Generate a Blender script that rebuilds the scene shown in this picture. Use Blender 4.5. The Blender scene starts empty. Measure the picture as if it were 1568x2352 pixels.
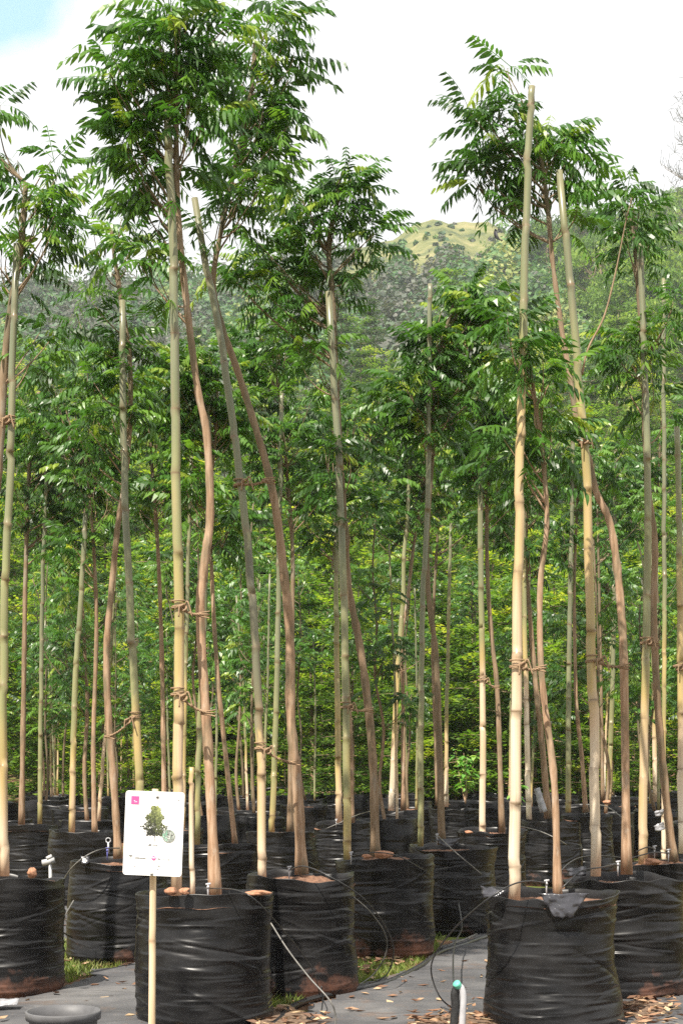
import bpy, math, random
import numpy as np
random.seed(7); RNG = np.random.default_rng(11)
S = bpy.context.scene
# ------------------------------------------------------------------ camera, sky, sun, exposure
CAMH, HZ, CX, KD = 1.4, 1735.0, 784.0, 1.385      # eye height, horizon row, centre column, depth stretch
F0 = 2600.0
cam_d = bpy.data.cameras.new('camera'); cam = bpy.data.objects.new('camera', cam_d)
S.collection.objects.link(cam); S.camera = cam
cam.location = (0, 0, CAMH); cam.rotation_euler = (math.radians(90), 0, 0)
cam_d.sensor_fit = 'VERTICAL'; cam_d.sensor_height = 36.0
cam_d.lens = F0 * KD / 2352.0 * 36.0
cam_d.shift_y = (HZ - 1176.0) / 2352.0
cam_d.clip_start = 0.05; cam_d.clip_end = 3000
SUN_EL, SUN_AZ = math.radians(56), math.radians(-152)   # azimuth from +Y towards +X: behind the camera, to the left
W = bpy.data.worlds.new('World'); S.world = W; W.use_nodes = True
wn, wl = W.node_tree.nodes, W.node_tree.links
wn.clear()
wo = wn.new('ShaderNodeOutputWorld'); bg = wn.new('ShaderNodeBackground'); bg.inputs['Strength'].default_value = 0.1
sky = wn.new('ShaderNodeTexSky'); sky.sky_type = 'NISHITA'; sky.sun_disc = False
sky.sun_elevation = SUN_EL; sky.sun_rotation = SUN_AZ
tc = wn.new('ShaderNodeTexCoord')
nz = wn.new('ShaderNodeTexNoise'); nz.inputs['Scale'].default_value = 9.0; nz.inputs['Detail'].default_value = 6
gap = wn.new('ShaderNodeVectorMath'); gap.operation = 'DISTANCE'
gd = np.array([(-20 - CX) / F0, KD, (HZ + 60) / F0]); gd /= np.linalg.norm(gd)
gap.inputs[1].default_value = tuple(gd)
wl.new(tc.outputs['Generated'], nz.inputs['Vector']); wl.new(tc.outputs['Generated'], gap.inputs[0])
m1 = wn.new('ShaderNodeMath'); m1.operation = 'MULTIPLY_ADD'; m1.inputs[1].default_value = 0.085; m1.inputs[2].default_value = -0.043
wl.new(nz.outputs['Fac'], m1.inputs[0])
m2 = wn.new('ShaderNodeMath'); m2.operation = 'ADD'; wl.new(gap.outputs['Value'], m2.inputs[0]); wl.new(m1.outputs[0], m2.inputs[1])
mr = wn.new('ShaderNodeMapRange'); mr.inputs['From Min'].default_value = 0.036; mr.inputs['From Max'].default_value = 0.052
wl.new(m2.outputs[0], mr.inputs['Value'])
nz2 = wn.new('ShaderNodeTexNoise'); nz2.inputs['Scale'].default_value = 2.2; nz2.inputs['Detail'].default_value = 5
wl.new(tc.outputs['Generated'], nz2.inputs['Vector'])
cr = wn.new('ShaderNodeMapRange'); cr.inputs['To Min'].default_value = 5.3; cr.inputs['To Max'].default_value = 5.9
wl.new(nz2.outputs['Fac'], cr.inputs['Value'])
cc = wn.new('ShaderNodeCombineColor')
for i, k in enumerate((1.0, 1.0, 1.01)):
    mm = wn.new('ShaderNodeMath'); mm.operation = 'MULTIPLY'; mm.inputs[1].default_value = k
    wl.new(cr.outputs[0], mm.inputs[0]); wl.new(mm.outputs[0], cc.inputs[i])
skb = wn.new('ShaderNodeVectorMath'); skb.operation = 'MULTIPLY_ADD'
skb.inputs[1].default_value = (1.1, 1.1, 1.1); skb.inputs[2].default_value = (1.4, 2.2, 2.8)   # thin veil in the blue gap
wl.new(sky.outputs[0], skb.inputs[0])
mx = wn.new('ShaderNodeMix'); mx.data_type = 'RGBA'
wl.new(mr.outputs[0], mx.inputs['Factor']); wl.new(skb.outputs[0], mx.inputs['A']); wl.new(cc.outputs[0], mx.inputs['B'])
wl.new(mx.outputs['Result'], bg.inputs['Color']); wl.new(bg.outputs[0], wo.inputs['Surface'])
ld = bpy.data.lights.new('sun', 'SUN'); ld.energy = 5.0; ld.angle = math.radians(0.6); ld.color = (1.0, 0.93, 0.82)
sun = bpy.data.objects.new('sun', ld); S.collection.objects.link(sun)
sun.rotation_euler = (math.radians(90) - SUN_EL, 0, math.pi - SUN_AZ)
sun.location = (-8, -10, 20)
S.view_settings.view_transform = 'Standard'; S.view_settings.look = 'None'
S.view_settings.exposure = 1.0; S.view_settings.gamma = 1
cy = S.cycles
cy.max_bounces = 6; cy.diffuse_bounces = 3; cy.glossy_bounces = 2; cy.transmission_bounces = 4; cy.volume_bounces = 1
cy.transparent_max_bounces = 4; cy.caustics_reflective = False; cy.caustics_refractive = False
cy.sample_clamp_indirect = 1.5; cy.use_denoising = False; cy.denoiser = 'OPENIMAGEDENOISE'; cy.denoising_input_passes = 'RGB_ALBEDO_NORMAL'; cy.denoising_prefilter = 'ACCURATE'

# ------------------------------------------------------------------ helpers
def P(x, y, d):          # a point at depth d seen at row y, column x
    return np.array([(x - CX) / F0 * d, d * KD, CAMH - (y - HZ) / F0 * d])
def G(x, y, z=0.0):      # a point on the ground
    d = (CAMH - z) * F0 / (y - HZ)
    return np.array([(x - CX) / F0 * d, d * KD, z])
COL = S.collection
def tagit(o, label=None, cat=None, group=None, kind=None):
    if label: o['label'] = label
    if cat: o['category'] = cat
    if group: o['group'] = group
    if kind: o['kind'] = kind
    return o
def thing(name, label, cat, loc, group=None):
    o = bpy.data.objects.new(name, None); COL.objects.link(o)
    o.location = tuple(loc); o.empty_display_size = 0.1
    return tagit(o, label, cat, group)
def link(name, me, parent=None, loc=None):
    o = bpy.data.objects.new(name, me); COL.objects.link(o)
    if parent: o.parent = parent
    if loc is not None: o.location = tuple(loc)
    return o
class MB:                # collects polygons with one float attribute
    def __init__(s): s.v, s.q, s.t, s.a, s.n = [], [], [], [], 0
    def add(s, v, quads=(), tris=(), att=0.0):
        v = np.asarray(v, float).reshape(-1, 3)
        if len(quads): s.q.append(np.asarray(quads, int).reshape(-1, 4) + s.n)
        if len(tris): s.t.append(np.asarray(tris, int).reshape(-1, 3) + s.n)
        s.v.append(v); s.a.append(np.broadcast_to(np.asarray(att, float), (len(v),))); s.n += len(v)
        return s
    def mesh(s, name, mat, base=(0, 0, 0), smooth=True):
        V = np.concatenate(s.v) - np.asarray(base)
        q = np.concatenate(s.q) if s.q else np.zeros((0, 4), int)
        t = np.concatenate(s.t) if s.t else np.zeros((0, 3), int)
        me = bpy.data.meshes.new(name)
        me.vertices.add(len(V)); me.vertices.foreach_set('co', V.ravel().astype(np.float32))
        nl = q.size + t.size
        me.loops.add(nl); me.loops.foreach_set('vertex_index', np.concatenate([q.ravel(), t.ravel()]).astype(np.int32))
        st = np.concatenate([np.arange(len(q)) * 4, q.size + np.arange(len(t)) * 3]).astype(np.int32)
        me.polygons.add(len(st)); me.polygons.foreach_set('loop_start', st)
        me.polygons.foreach_set('use_smooth', np.full(len(st), smooth))
        at = me.attributes.new('tint', 'FLOAT', 'POINT'); at.data.foreach_set('value', np.concatenate(s.a).astype(np.float32))
        me.update(calc_edges=True); me.validate()
        me.materials.append(mat)
        return me
def spline(pts, n=8):
    p = np.asarray(pts, float)
    if len(p) < 3: 
        t = np.linspace(0, 1, n + 1)[:, None]; return p[0] * (1 - t) + p[-1] * t
    e = np.vstack([2 * p[0] - p[1], p, 2 * p[-1] - p[-2]]); out = []
    for i in range(len(p) - 1):
        a, b, c, d = e[i:i + 4]
        for k in range(n):
            t = k / n
            out.append(0.5 * ((2 * b) + (c - a) * t + (2 * a - 5 * b + 4 * c - d) * t * t + (3 * b - a - 3 * c + d) * t ** 3))
    out.append(p[-1]); return np.array(out)
def tube(mb, pts, rad, seg=8, att=0.0, cap=True):
    p = np.asarray(pts, float); n = len(p)
    r = np.broadcast_to(np.asarray(rad, float), (n,))
    t = np.gradient(p, axis=0); t /= np.linalg.norm(t, axis=1)[:, None] + 1e-12
    up = np.array([0., 0, 1]) if abs(t[:, 2]).mean() < 0.8 else np.array([0., 1, 0])
    s = np.cross(t, up); s /= np.linalg.norm(s, axis=1)[:, None] + 1e-12
    u = np.cross(s, t)
    a = np.arange(seg) / seg * 2 * np.pi
    ring = p[:, None] + r[:, None, None] * (np.cos(a)[None, :, None] * s[:, None] + np.sin(a)[None, :, None] * u[:, None])
    i, j = np.meshgrid(np.arange(n - 1), np.arange(seg), indexing='ij'); j2 = (j + 1) % seg
    q = np.stack([i * seg + j, i * seg + j2, (i + 1) * seg + j2, (i + 1) * seg + j], -1).reshape(-1, 4)
    A = np.repeat(np.broadcast_to(np.asarray(att, float), (n,)), seg)
    V = ring.reshape(-1, 3); T = []
    if cap:
        V = np.vstack([V, p[0], p[-1]]); A = np.append(A, [A[0], A[-1]])
        for k in range(seg):
            T.append((n * seg, (k + 1) % seg, k)); T.append((n * seg + 1, (n - 1) * seg + k, (n - 1) * seg + (k + 1) % seg))
    mb.add(V, q, T, A)
def gridnoise(rng, nu, nv, U, V, periodic=True):     # smooth value noise on u (0..1, wraps) and v (0..1)
    g = rng.uniform(-1, 1, (nu, nv + 3))
    x = U * nu; y = V * nv
    i = np.floor(x).astype(int); j = np.clip(np.floor(y).astype(int), 0, nv + 1)
    fx = x - i; fy = np.clip(y - j, 0, 1); fx = fx * fx * (3 - 2 * fx); fy = fy * fy * (3 - 2 * fy)
    i0, i1 = i % nu, (i + 1) % nu
    return (g[i0, j] * (1 - fx) + g[i1, j] * fx) * (1 - fy) + (g[i0, j + 1] * (1 - fx) + g[i1, j + 1] * fx) * fy

# ------------------------------------------------------------------ materials
def mat(name, base=(0.5, 0.5, 0.5), rough=0.6, spec=0.5):
    m = bpy.data.materials.new(name); m.use_nodes = True
    b = m.node_tree.nodes['Principled BSDF']
    b.inputs['Base Color'].default_value = (*base, 1); b.inputs['Roughness'].default_value = rough
    b.inputs['Specular IOR Level'].default_value = spec
    return m, m.node_tree.nodes, m.node_tree.links, b
def coords(n, l, scale=(1, 1, 1)):
    t = n.new('ShaderNodeTexCoord'); mp = n.new('ShaderNodeMapping'); mp.inputs['Scale'].default_value = scale
    l.new(t.outputs['Object'], mp.inputs['Vector']); return mp.outputs[0]
def noise(n, l, vec, scale, detail=4, rough=0.55):
    t = n.new('ShaderNodeTexNoise'); t.inputs['Scale'].default_value = scale
    t.inputs['Detail'].default_value = detail; t.inputs['Roughness'].default_value = rough
    l.new(vec, t.inputs['Vector']); return t.outputs['Fac']
def ramp(n, l, fac, stops):
    r = n.new('ShaderNodeValToRGB'); e = r.color_ramp.elements
    while len(e) < len(stops): e.new(0.5)
    for k, (p, c) in enumerate(stops): e[k].position = p; e[k].color = (*c, 1)
    l.new(fac, r.inputs[0]); return r.outputs[0]
def mixc(n, l, fac, a, b, mode='MIX'):
    x = n.new('ShaderNodeMix'); x.data_type = 'RGBA'; x.blend_type = mode
    for s, v in (('Factor', fac), ('A', a), ('B', b)):
        if isinstance(v, (int, float)): x.inputs[s].default_value = v
        elif isinstance(v, tuple): x.inputs[s].default_value = (*v, 1)
        else: l.new(v, x.inputs[s])
    return x.outputs['Result']
def maprange(n, l, v, a, b, c=0.0, d=1.0):
    x = n.new('ShaderNodeMapRange')
    for k, q in (('From Min', a), ('From Max', b), ('To Min', c), ('To Max', d)): x.inputs[k].default_value = q
    l.new(v, x.inputs['Value']); return x.outputs[0]
def math2(n, l, op, a, b):
    x = n.new('ShaderNodeMath'); x.operation = op
    for k, v in enumerate((a, b)):
        if isinstance(v, (int, float)): x.inputs[k].default_value = v
        else: l.new(v, x.inputs[k])
    return x.outputs[0]
def bump(n, l, b, h, strength=0.3, dist=0.01):
    x = n.new('ShaderNodeBump'); x.inputs['Strength'].default_value = strength; x.inputs['Distance'].default_value = dist
    l.new(h, x.inputs['Height']); l.new(x.outputs[0], b.inputs['Normal'])
def attr(n, l, name='tint'):
    a = n.new('ShaderNodeAttribute'); a.attribute_name = name; return a.outputs['Fac']
def rnd(n): return n.new('ShaderNodeObjectInfo').outputs['Random']

def leaf_mat(name, stops, trans=0.35, rough=0.38, tmul=(1.5, 1.6, 0.8)):
    m, n, l, b = mat(name, rough=rough, spec=0.45)
    c = ramp(n, l, attr(n, l), stops)
    l.new(c, b.inputs['Base Color'])
    tr = n.new('ShaderNodeBsdfTranslucent'); tcx = mixc(n, l, 1.0, c, tmul, 'MULTIPLY'); l.new(tcx, tr.inputs['Color'])
    mxs = n.new('ShaderNodeMixShader'); mxs.inputs[0].default_value = trans
    l.new(b.outputs[0], mxs.inputs[1]); l.new(tr.outputs[0], mxs.inputs[2])
    l.new(mxs.outputs[0], n['Material Output'].inputs['Surface'])
    return m
M_NEEM = leaf_mat('neem_leaf', [(0.0, (0.028, 0.066, 0.014)), (0.35, (0.055, 0.148, 0.022)), (0.7, (0.125, 0.245, 0.030)), (1.0, (0.26, 0.335, 0.04))], rough=.38)
M_FOREST = leaf_mat('broad_leaf', [(0.0, (0.040, 0.078, 0.012)), (0.40, (0.11, 0.21, 0.024)), (0.8, (0.25, 0.34, 0.03)), (1.0, (0.40, 0.42, 0.04))], trans=0.45, rough=0.6)
M_SCRUB = leaf_mat('scrub_leaf', [(0.0, (0.030, 0.055, 0.028)), (0.38, (0.105, 0.105, 0.085)), (0.55, (0.05, 0.13, 0.045)), (0.75, (0.10, 0.20, 0.05)), (1.0, (0.25, 0.27, 0.07))], trans=0.25, rough=0.6)
M_SAPLING = leaf_mat('sapling_leaf', [(0.0, (0.06, 0.20, 0.03)), (0.6, (0.14, 0.34, 0.06)), (1.0, (0.36, 0.48, 0.14))], trans=0.4)
M_GRASS = leaf_mat('grass_blade', [(0.0, (0.07, 0.12, 0.02)), (0.6, (0.17, 0.22, 0.04)), (1.0, (0.38, 0.32, 0.16))], trans=0.3, rough=0.6)
M_LITTER = leaf_mat('dry_leaf', [(0.0, (0.10, 0.05, 0.03)), (0.5, (0.26, 0.14, 0.08)), (1.0, (0.48, 0.36, 0.22))], trans=0.1, rough=0.7, tmul=(1, 1, 1))

def bamboo_mat():
    m, n, l, b = mat('bamboo', rough=0.36, spec=0.5)
    v = coords(n, l, (3, 3, 0.55)); r = rnd(n)
    off = n.new('ShaderNodeVectorMath'); off.operation = 'ADD'; cmb = n.new('ShaderNodeCombineXYZ')
    l.new(math2(n, l, 'MULTIPLY', r, 40.0), cmb.inputs[2]); l.new(v, off.inputs[0]); l.new(cmb.outputs[0], off.inputs[1]); v = off.outputs[0]
    big = noise(n, l, v, 1.3, 3)
    # cream and tan low down, olive green towards the top
    g = n.new('ShaderNodeSeparateXYZ'); t = n.new('ShaderNodeTexCoord'); l.new(t.outputs['Object'], g.inputs[0])
    hz = maprange(n, l, g.outputs[2], 0.2, 3.4, -0.20, 0.44)
    f = math2(n, l, 'ADD', big, hz); oa = n.new('ShaderNodeAttribute'); oa.attribute_type = 'OBJECT'; oa.attribute_name = 'tone'
    f = math2(n, l, 'ADD', f, maprange(n, l, r, 0, 1, -0.10, 0.10)); f = math2(n, l, 'ADD', f, oa.outputs['Fac'])
    od = n.new('ShaderNodeAttribute'); od.attribute_type = 'OBJECT'; od.attribute_name = 'blotch'
    c = ramp(n, l, f, [(0.14, (0.74, 0.66, 0.52)), (0.36, (0.60, 0.45, 0.30)), (0.50, (0.44, 0.33, 0.13)), (0.64, (0.24, 0.25, 0.11)), (0.95, (0.15, 0.17, 0.10))])
    st = noise(n, l, coords(n, l, (90, 90, 2.0)), 1.0, 3)
    c = mixc(n, l, maprange(n, l, st, 0.40, 0.72, 0.0, 0.35), c, (0.30, 0.22, 0.14))
    blot = noise(n, l, coords(n, l, (14, 14, 5)), 1.0, 5, 0.7)
    c = mixc(n, l, maprange(n, l, math2(n, l, 'ADD', blot, math2(n, l, 'MULTIPLY', od.outputs['Fac'], math2(n, l, 'MULTIPLY', maprange(n, l, g.outputs[2], .65, 1.0), maprange(n, l, g.outputs[2], 2.3, 1.8)))), 0.62, 0.74, 0.0, 0.6), c, (0.10, 0.09, 0.085))
    c = mixc(n, l, attr(n, l), c, (0.17, 0.11, 0.06))
    l.new(c, b.inputs['Base Color'])
    bump(n, l, b, st, 0.25, 0.002)
    return m
M_BAMBOO = bamboo_mat()
def bark_mat():
    m, n, l, b = mat('bark', rough=0.85, spec=0.25)
    st = noise(n, l, coords(n, l, (40, 40, 5)), 1.0, 6, 0.65)
    bl = noise(n, l, coords(n, l, (8, 8, 2.6)), 1.0, 5, .65)
    c = ramp(n, l, st, [(0.22, (0.09, 0.058, 0.038)), (0.46, (0.35, 0.22, 0.135)), (0.75, (0.56, 0.41, 0.29))])
    c = mixc(n, l, maprange(n, l, bl, 0.50, 0.62, 0.0, 0.7), c, (0.15, 0.135, 0.085)); c = mixc(n, l, maprange(n, l, bl, 0.42, 0.34, 0.0, 0.6), c, (0.50, 0.44, 0.36))
    dk = n.new('ShaderNodeAttribute'); dk.attribute_type = 'OBJECT'; dk.attribute_name = 'tone'; c = mixc(n, l, dk.outputs['Fac'], c, (0.075, 0.07, 0.04))
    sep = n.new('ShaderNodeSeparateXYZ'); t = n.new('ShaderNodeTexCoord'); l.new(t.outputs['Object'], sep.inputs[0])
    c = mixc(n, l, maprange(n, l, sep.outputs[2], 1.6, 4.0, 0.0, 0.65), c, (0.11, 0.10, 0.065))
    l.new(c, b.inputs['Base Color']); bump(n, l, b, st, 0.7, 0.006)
    return m
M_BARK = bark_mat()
def film_mat():
    m, n, l, b = mat('black_film', (0.01, 0.01, 0.011), 0.3, 0.30)
    w = noise(n, l, coords(n, l, (3.5, 3.5, 9.0)), 1.0, 3, 0.5)
    dust = noise(n, l, coords(n, l, (4, 4, 5)), 1.0, 6, 0.65); spk = noise(n, l, coords(n, l, (30, 30, 22)), 1.0, 4, 0.7)
    sep = n.new('ShaderNodeSeparateXYZ'); t = n.new('ShaderNodeTexCoord'); l.new(t.outputs['Object'], sep.inputs[0])
    low = maprange(n, l, sep.outputs[2], 0.0, 0.36, 0.20, -0.24)
    mudo = n.new('ShaderNodeAttribute'); mudo.attribute_type = 'OBJECT'; mudo.attribute_name = 'mud'
    mud = maprange(n, l, math2(n, l, 'ADD', math2(n, l, 'ADD', dust, mudo.outputs['Fac']), math2(n, l, 'ADD', low, maprange(n, l, rnd(n), 0, 1, -0.16, 0.0))), 0.56, 0.74, 0.0, 0.62)
    c = mixc(n, l, maprange(n, l, dust, 0.4, 0.75, 0.0, 1.0), (0.006, 0.006, 0.0065), (0.020, 0.0195, 0.020))
    c = mixc(n, l, maprange(n, l, spk, 0.64, 0.75, 0.0, 0.22), c, (0.05, 0.04, 0.035))
    c = mixc(n, l, mud, c, (0.20, 0.085, 0.05))
    l.new(c, b.inputs['Base Color'])
    l.new(math2(n, l, 'ADD', maprange(n, l, dust, 0.3, 0.7, 0.24, 0.42), math2(n, l, 'MULTIPLY', mud, 0.4)), b.inputs['Roughness'])
    bump(n, l, b, w, 0.25, 0.02)
    return m
M_FILM = film_mat()
def plain(name, c0, c1, scale, rough=0.9, bs=0.6, bd=0.02, spec=0.3):
    m, n, l, b = mat(name, rough=rough, spec=spec)
    v = coords(n, l); f = noise(n, l, v, scale, 6, 0.65)
    l.new(ramp(n, l, f, [(0.3, c0), (0.7, c1)]), b.inputs['Base Color'])
    if bs: bump(n, l, b, f, bs, bd)
    return m
M_SOIL = plain('red_soil', (0.06, 0.032, 0.022), (0.27, 0.145, 0.09), 34)
M_SPILL = plain('leafy_soil', (0.05, 0.034, 0.024), (0.25, 0.165, 0.11), 55)
M_CLOD = plain('orange_clod', (0.24, 0.11, 0.06), (0.50, 0.27, 0.17), 40)
M_TUBE = plain('black_tube', (0.012, 0.012, 0.013), (0.03, 0.03, 0.03), 30, 0.35, 0, 0, 0.5)
M_GREYTUBE = plain('weathered_tube', (0.07, 0.07, 0.065), (0.20, 0.19, 0.17), 20, 0.4, 0, 0, 0.5)
M_WHITEP = plain('white_plastic', (0.30, 0.30, 0.31), (0.50, 0.50, 0.50), 9, 0.35, 0)
M_GREYP = plain('grey_plastic', (0.30, 0.30, 0.31), (0.52, 0.52, 0.54), 9, 0.35, 0)
M_GREEN = plain('green_plastic', (0.10, 0.45, 0.33), (0.16, 0.55, 0.40), 9, 0.4, 0)
M_BLUEP = plain('blue_plastic', (0.10, 0.10, 0.35), (0.2, 0.2, 0.5), 9, 0.4, 0)
M_ROPE = plain('coir_rope', (0.15, 0.095, 0.055), (0.42, 0.29, 0.18), 220, 0.95, 0.8, 0.004)
M_POT = plain('grey_pot', (0.075, 0.075, 0.078), (0.12, 0.12, 0.125), 12, 0.5, 0.1, 0.003)
M_SCRAP = plain('clear_film', (0.16, 0.16, 0.17), (0.42, 0.42, 0.44), 25, 0.2, 0.4, 0.01, 0.7)
M_GREYFILM = plain('shiny_film', (0.016, 0.016, 0.019), (0.055, 0.055, 0.065), 18, 0.2, 0.4, 0.01, 0.7)
M_BIRD = plain('feathers', (0.012, 0.012, 0.014), (0.03, 0.03, 0.034), 20, 0.6, 0)
M_SIGN = plain('sign_white', (0.80, 0.80, 0.80), (0.86, 0.86, 0.86), 3, 0.35, 0)
M_PINK = plain('print_pink', (0.86, 0.08, 0.25), (0.90, 0.10, 0.29), 5, 0.4, 0)
M_INK = plain('print_grey', (0.18, 0.18, 0.18), (0.28, 0.28, 0.28), 60, 0.5, 0)
M_STEEL = plain('steel', (0.22, 0.22, 0.22), (0.45, 0.45, 0.45), 40, 0.35, 0)
M_PTREE = leaf_mat('print_tree', [(0.0, (0.02, 0.022, 0.018)), (0.5, (0.10, 0.12, 0.045)), (1.0, (0.33, 0.37, 0.14))], trans=0.0, rough=0.5)
def wood_mat():
    m, n, l, b = mat('pale_post', rough=0.6, spec=0.3)
    st = noise(n, l, coords(n, l, (50, 50, 3)), 1.0, 4); kn = noise(n, l, coords(n, l, (14, 14, 6)), 1.0, 3)
    c = ramp(n, l, st, [(0.3, (0.52, 0.38, 0.24)), (0.6, (0.72, 0.56, 0.38))])
    c = mixc(n, l, maprange(n, l, kn, 0.66, 0.74, 0, 0.7), c, (0.24, 0.14, 0.08))
    c = mixc(n, l, attr(n, l), c, (0.25, 0.16, 0.09))
    l.new(c, b.inputs['Base Color']); return m
M_POST = wood_mat()
def ground_mat():
    m, n, l, b = mat('ground', rough=0.95, spec=0.15)
    v = coords(n, l)
    big = noise(n, l, v, 0.35, 4); mid = noise(n, l, v, 2.2, 6, 0.6); fin = noise(n, l, v, 40, 5, 0.7)
    soil = ramp(n, l, fin, [(0.3, (0.09, 0.05, 0.032)), (0.55, (0.20, 0.115, 0.07)), (0.75, (0.36, 0.24, 0.16))])
    moss = ramp(n, l, fin, [(0.3, (0.05, 0.075, 0.015)), (0.7, (0.15, 0.18, 0.04))])
    c = mixc(n, l, maprange(n, l, mid, 0.46, 0.56), soil, moss)
    t = n.new('ShaderNodeTexCoord'); sp = n.new('ShaderNodeSeparateXYZ'); l.new(t.outputs['Object'], sp.inputs[0])
    hill = ramp(n, l, noise(n, l, v, 0.16, 8, 0.72), [(0.34, (0.055, 0.075, 0.035)), (0.5, (0.14, 0.15, 0.06)), (0.64, (0.23, 0.21, 0.10))])
    c = mixc(n, l, maprange(n, l, sp.outputs[1], 48, 75), c, hill)
    l.new(c, b.inputs['Base Color']); bump(n, l, b, math2(n, l, 'ADD', fin, mid), 0.8, 0.03)
    return m
M_GROUND = ground_mat()
def mat_mat():
    m, n, l, b = mat('weed_mat', rough=0.62, spec=0.4)
    v = coords(n, l); d = noise(n, l, v, 1.1, 6, 0.6); f = noise(n, l, v, 55, 4, 0.7); wv = noise(n, l, coords(n, l, (1.2, 7, 1)), 1.0, 4)
    c = ramp(n, l, d, [(0.3, (0.034, 0.034, 0.036)), (0.5, (0.075, 0.075, 0.079)), (0.72, (0.155, 0.151, 0.149))])
    c = mixc(n, l, maprange(n, l, f, 0.60, 0.72, 0, 0.7), c, (0.26, 0.20, 0.15))
    dd_ = noise(n, l, v, 2.6, 7, 0.7); c = mixc(n, l, maprange(n, l, dd_, 0.55, 0.68, 0, 0.75), c, (0.13, 0.085, 0.06))
    l.new(c, b.inputs['Base Color'])
    w = n.new('ShaderNodeTexWave'); w.inputs['Scale'].default_value = 60; w.inputs['Distortion'].default_value = 1.5; l.new(v, w.inputs['Vector'])
    cre = n.new('ShaderNodeTexVoronoi'); cre.feature = 'DISTANCE_TO_EDGE'; cre.inputs['Scale'].default_value = 1.0
    l.new(coords(n, l, (.8, 2.4, 1)), cre.inputs['Vector']); fold = maprange(n, l, cre.outputs['Distance'], 0, .06, 1.2, 0)
    wv = math2(n, l, 'ADD', wv, fold)
    bump(n, l, b, math2(n, l, 'ADD', math2(n, l, 'MULTIPLY', w.outputs['Fac'], 0.05), wv), 0.5, 0.02)
    return m
M_MAT = mat_mat()

# ------------------------------------------------------------------ terrain
def ridge(u):            # row of the skyline for a direction u = X / (depth)
    px = CX + u * F0
    xs = [-900, -200, 60, 160, 300, 500, 700, 830, 900, 960, 1050, 1110, 1180, 1260, 1340, 1460, 1600, 2400]
    ys = [760, 700, 668, 655, 660, 650, 615, 572, 535, 513, 512, 522, 543, 536, 524, 520, 530, 600]
    return np.interp(px, xs, ys)
def terrain(X, Y):
    X = np.asarray(X, float); Y = np.asarray(Y, float)
    d = np.maximum(Y / KD, 1e-3)
    zr = CAMH + (HZ - ridge(X / np.maximum(d, 25))) * 200 / F0
    t = np.clip((d - 29.5) / 170.5, 0, None)
    h = np.where(t <= 1, np.clip(t, 0, 1) ** 1.3, 1 - np.clip(t - 1, 0, 2) ** 2 * 0.25)
    z = zr * np.clip(h, 0, 1)
    z = z + np.where(t > .8, (np.sin(X * .55 + 1.3 * np.sin(Y * .09)) * .55 + np.sin(X * .23 + 2) * .7 + np.sin(X * 1.3 + Y * .2) * .25), 0)
    return z + np.where(t > 0.02, np.sin(X * .21 + Y * .05) * np.sin(Y * .13) * np.clip(t * 6, 0, 1) * 0.5, 0)
ys_ = np.concatenate([np.linspace(-45, 0, 8)[:-1], np.linspace(0, 40, 21)[:-1], np.linspace(40, 300, 170), np.linspace(305, 420, 24)])
xs_ = np.concatenate([np.linspace(-400, -125, 20)[:-1], np.linspace(-125, 125, 180), np.linspace(128, 400, 20)])
GX, GY = np.meshgrid(xs_, ys_); GZ = terrain(GX, GY)
ny, nx = GX.shape
ii, jj = np.meshgrid(np.arange(ny - 1), np.arange(nx - 1), indexing='ij')
gq = np.stack([ii * nx + jj, ii * nx + jj + 1, (ii + 1) * nx + jj + 1, (ii + 1) * nx + jj], -1).reshape(-1, 4)
tagit(link('ground', MB().add(np.stack([GX, GY, GZ], -1), gq).mesh('ground', M_GROUND)), kind='structure')

# sheet of grey weed mat between the bags: world grid cut to an outline on the ground
def inpoly(px, py, poly):
    c = np.zeros(px.shape, bool); n = len(poly)
    for i in range(n):
        (x1, y1), (x2, y2) = poly[i], poly[(i + 1) % n]
        c ^= ((y1 > py) != (y2 > py)) & (px < (x2 - x1) * (py - y1) / ((y2 - y1) + 1e-12) + x1)
    return c
def sheet(name, polys, step, z0, material, amp=0.004, edge=0.03, seed=1, **tags):
    W_ = [np.array([G(x, y)[:2] for x, y in p]) for p in polys]
    A = np.vstack(W_); lo, hi = A.min(0), A.max(0)
    gx = np.arange(lo[0], hi[0], step); gy = np.arange(lo[1], hi[1], step)
    X, Y = np.meshgrid(gx, gy)
    r = np.random.default_rng(seed)
    nA = lambda s: gridnoise(r, 97, 97, (X / s / 97) % 1, np.clip((Y - lo[1]) / s / 97, 0, 1))
    dx, dy = nA(0.16) * edge * 2 + nA(0.05) * edge, nA(0.16) * edge * 2
    keep = np.zeros(X.shape, bool)
    for p in W_: keep |= inpoly(X + dx, Y + dy, [tuple(q) for q in p])
    Z = z0 + (nA(0.35) + 1) * amp + (nA(0.12) + 1) * amp * 0.4
    r_, c_ = X.shape
    a, b = np.meshgrid(np.arange(r_ - 1), np.arange(c_ - 1), indexing='ij')
    k = keep[:-1, :-1] & keep[1:, :-1] & keep[:-1, 1:] & keep[1:, 1:]
    q = np.stack([a * c_ + b, a * c_ + b + 1, (a + 1) * c_ + b + 1, (a + 1) * c_ + b], -1)[k]
    used, inv = np.unique(q, return_inverse=True)
    V = np.stack([X, Y, Z], -1).reshape(-1, 3)[used]
    o = link(name, MB().add(V, inv.reshape(-1, 4)).mesh(name, material)); tagit(o, **tags); return V
MATP = [[(-300, 2560), (-200, 2330), (60, 2292), (160, 2262), (270, 2222), (340, 2205), (470, 2215), (600, 2330), (700, 2335), (760, 2288), (900, 2245), (1000, 2190), (1060, 2160), (1115, 2138), (1300, 2140), (1440, 2290), (1500, 2330), (1540, 2285), (1800, 2280), (1900, 2560)],
        [(95, 2175), (175, 2165), (190, 2090), (120, 2085)], [(820, 2150), (1140, 2140), (1140, 2095), (830, 2095)]]
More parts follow.
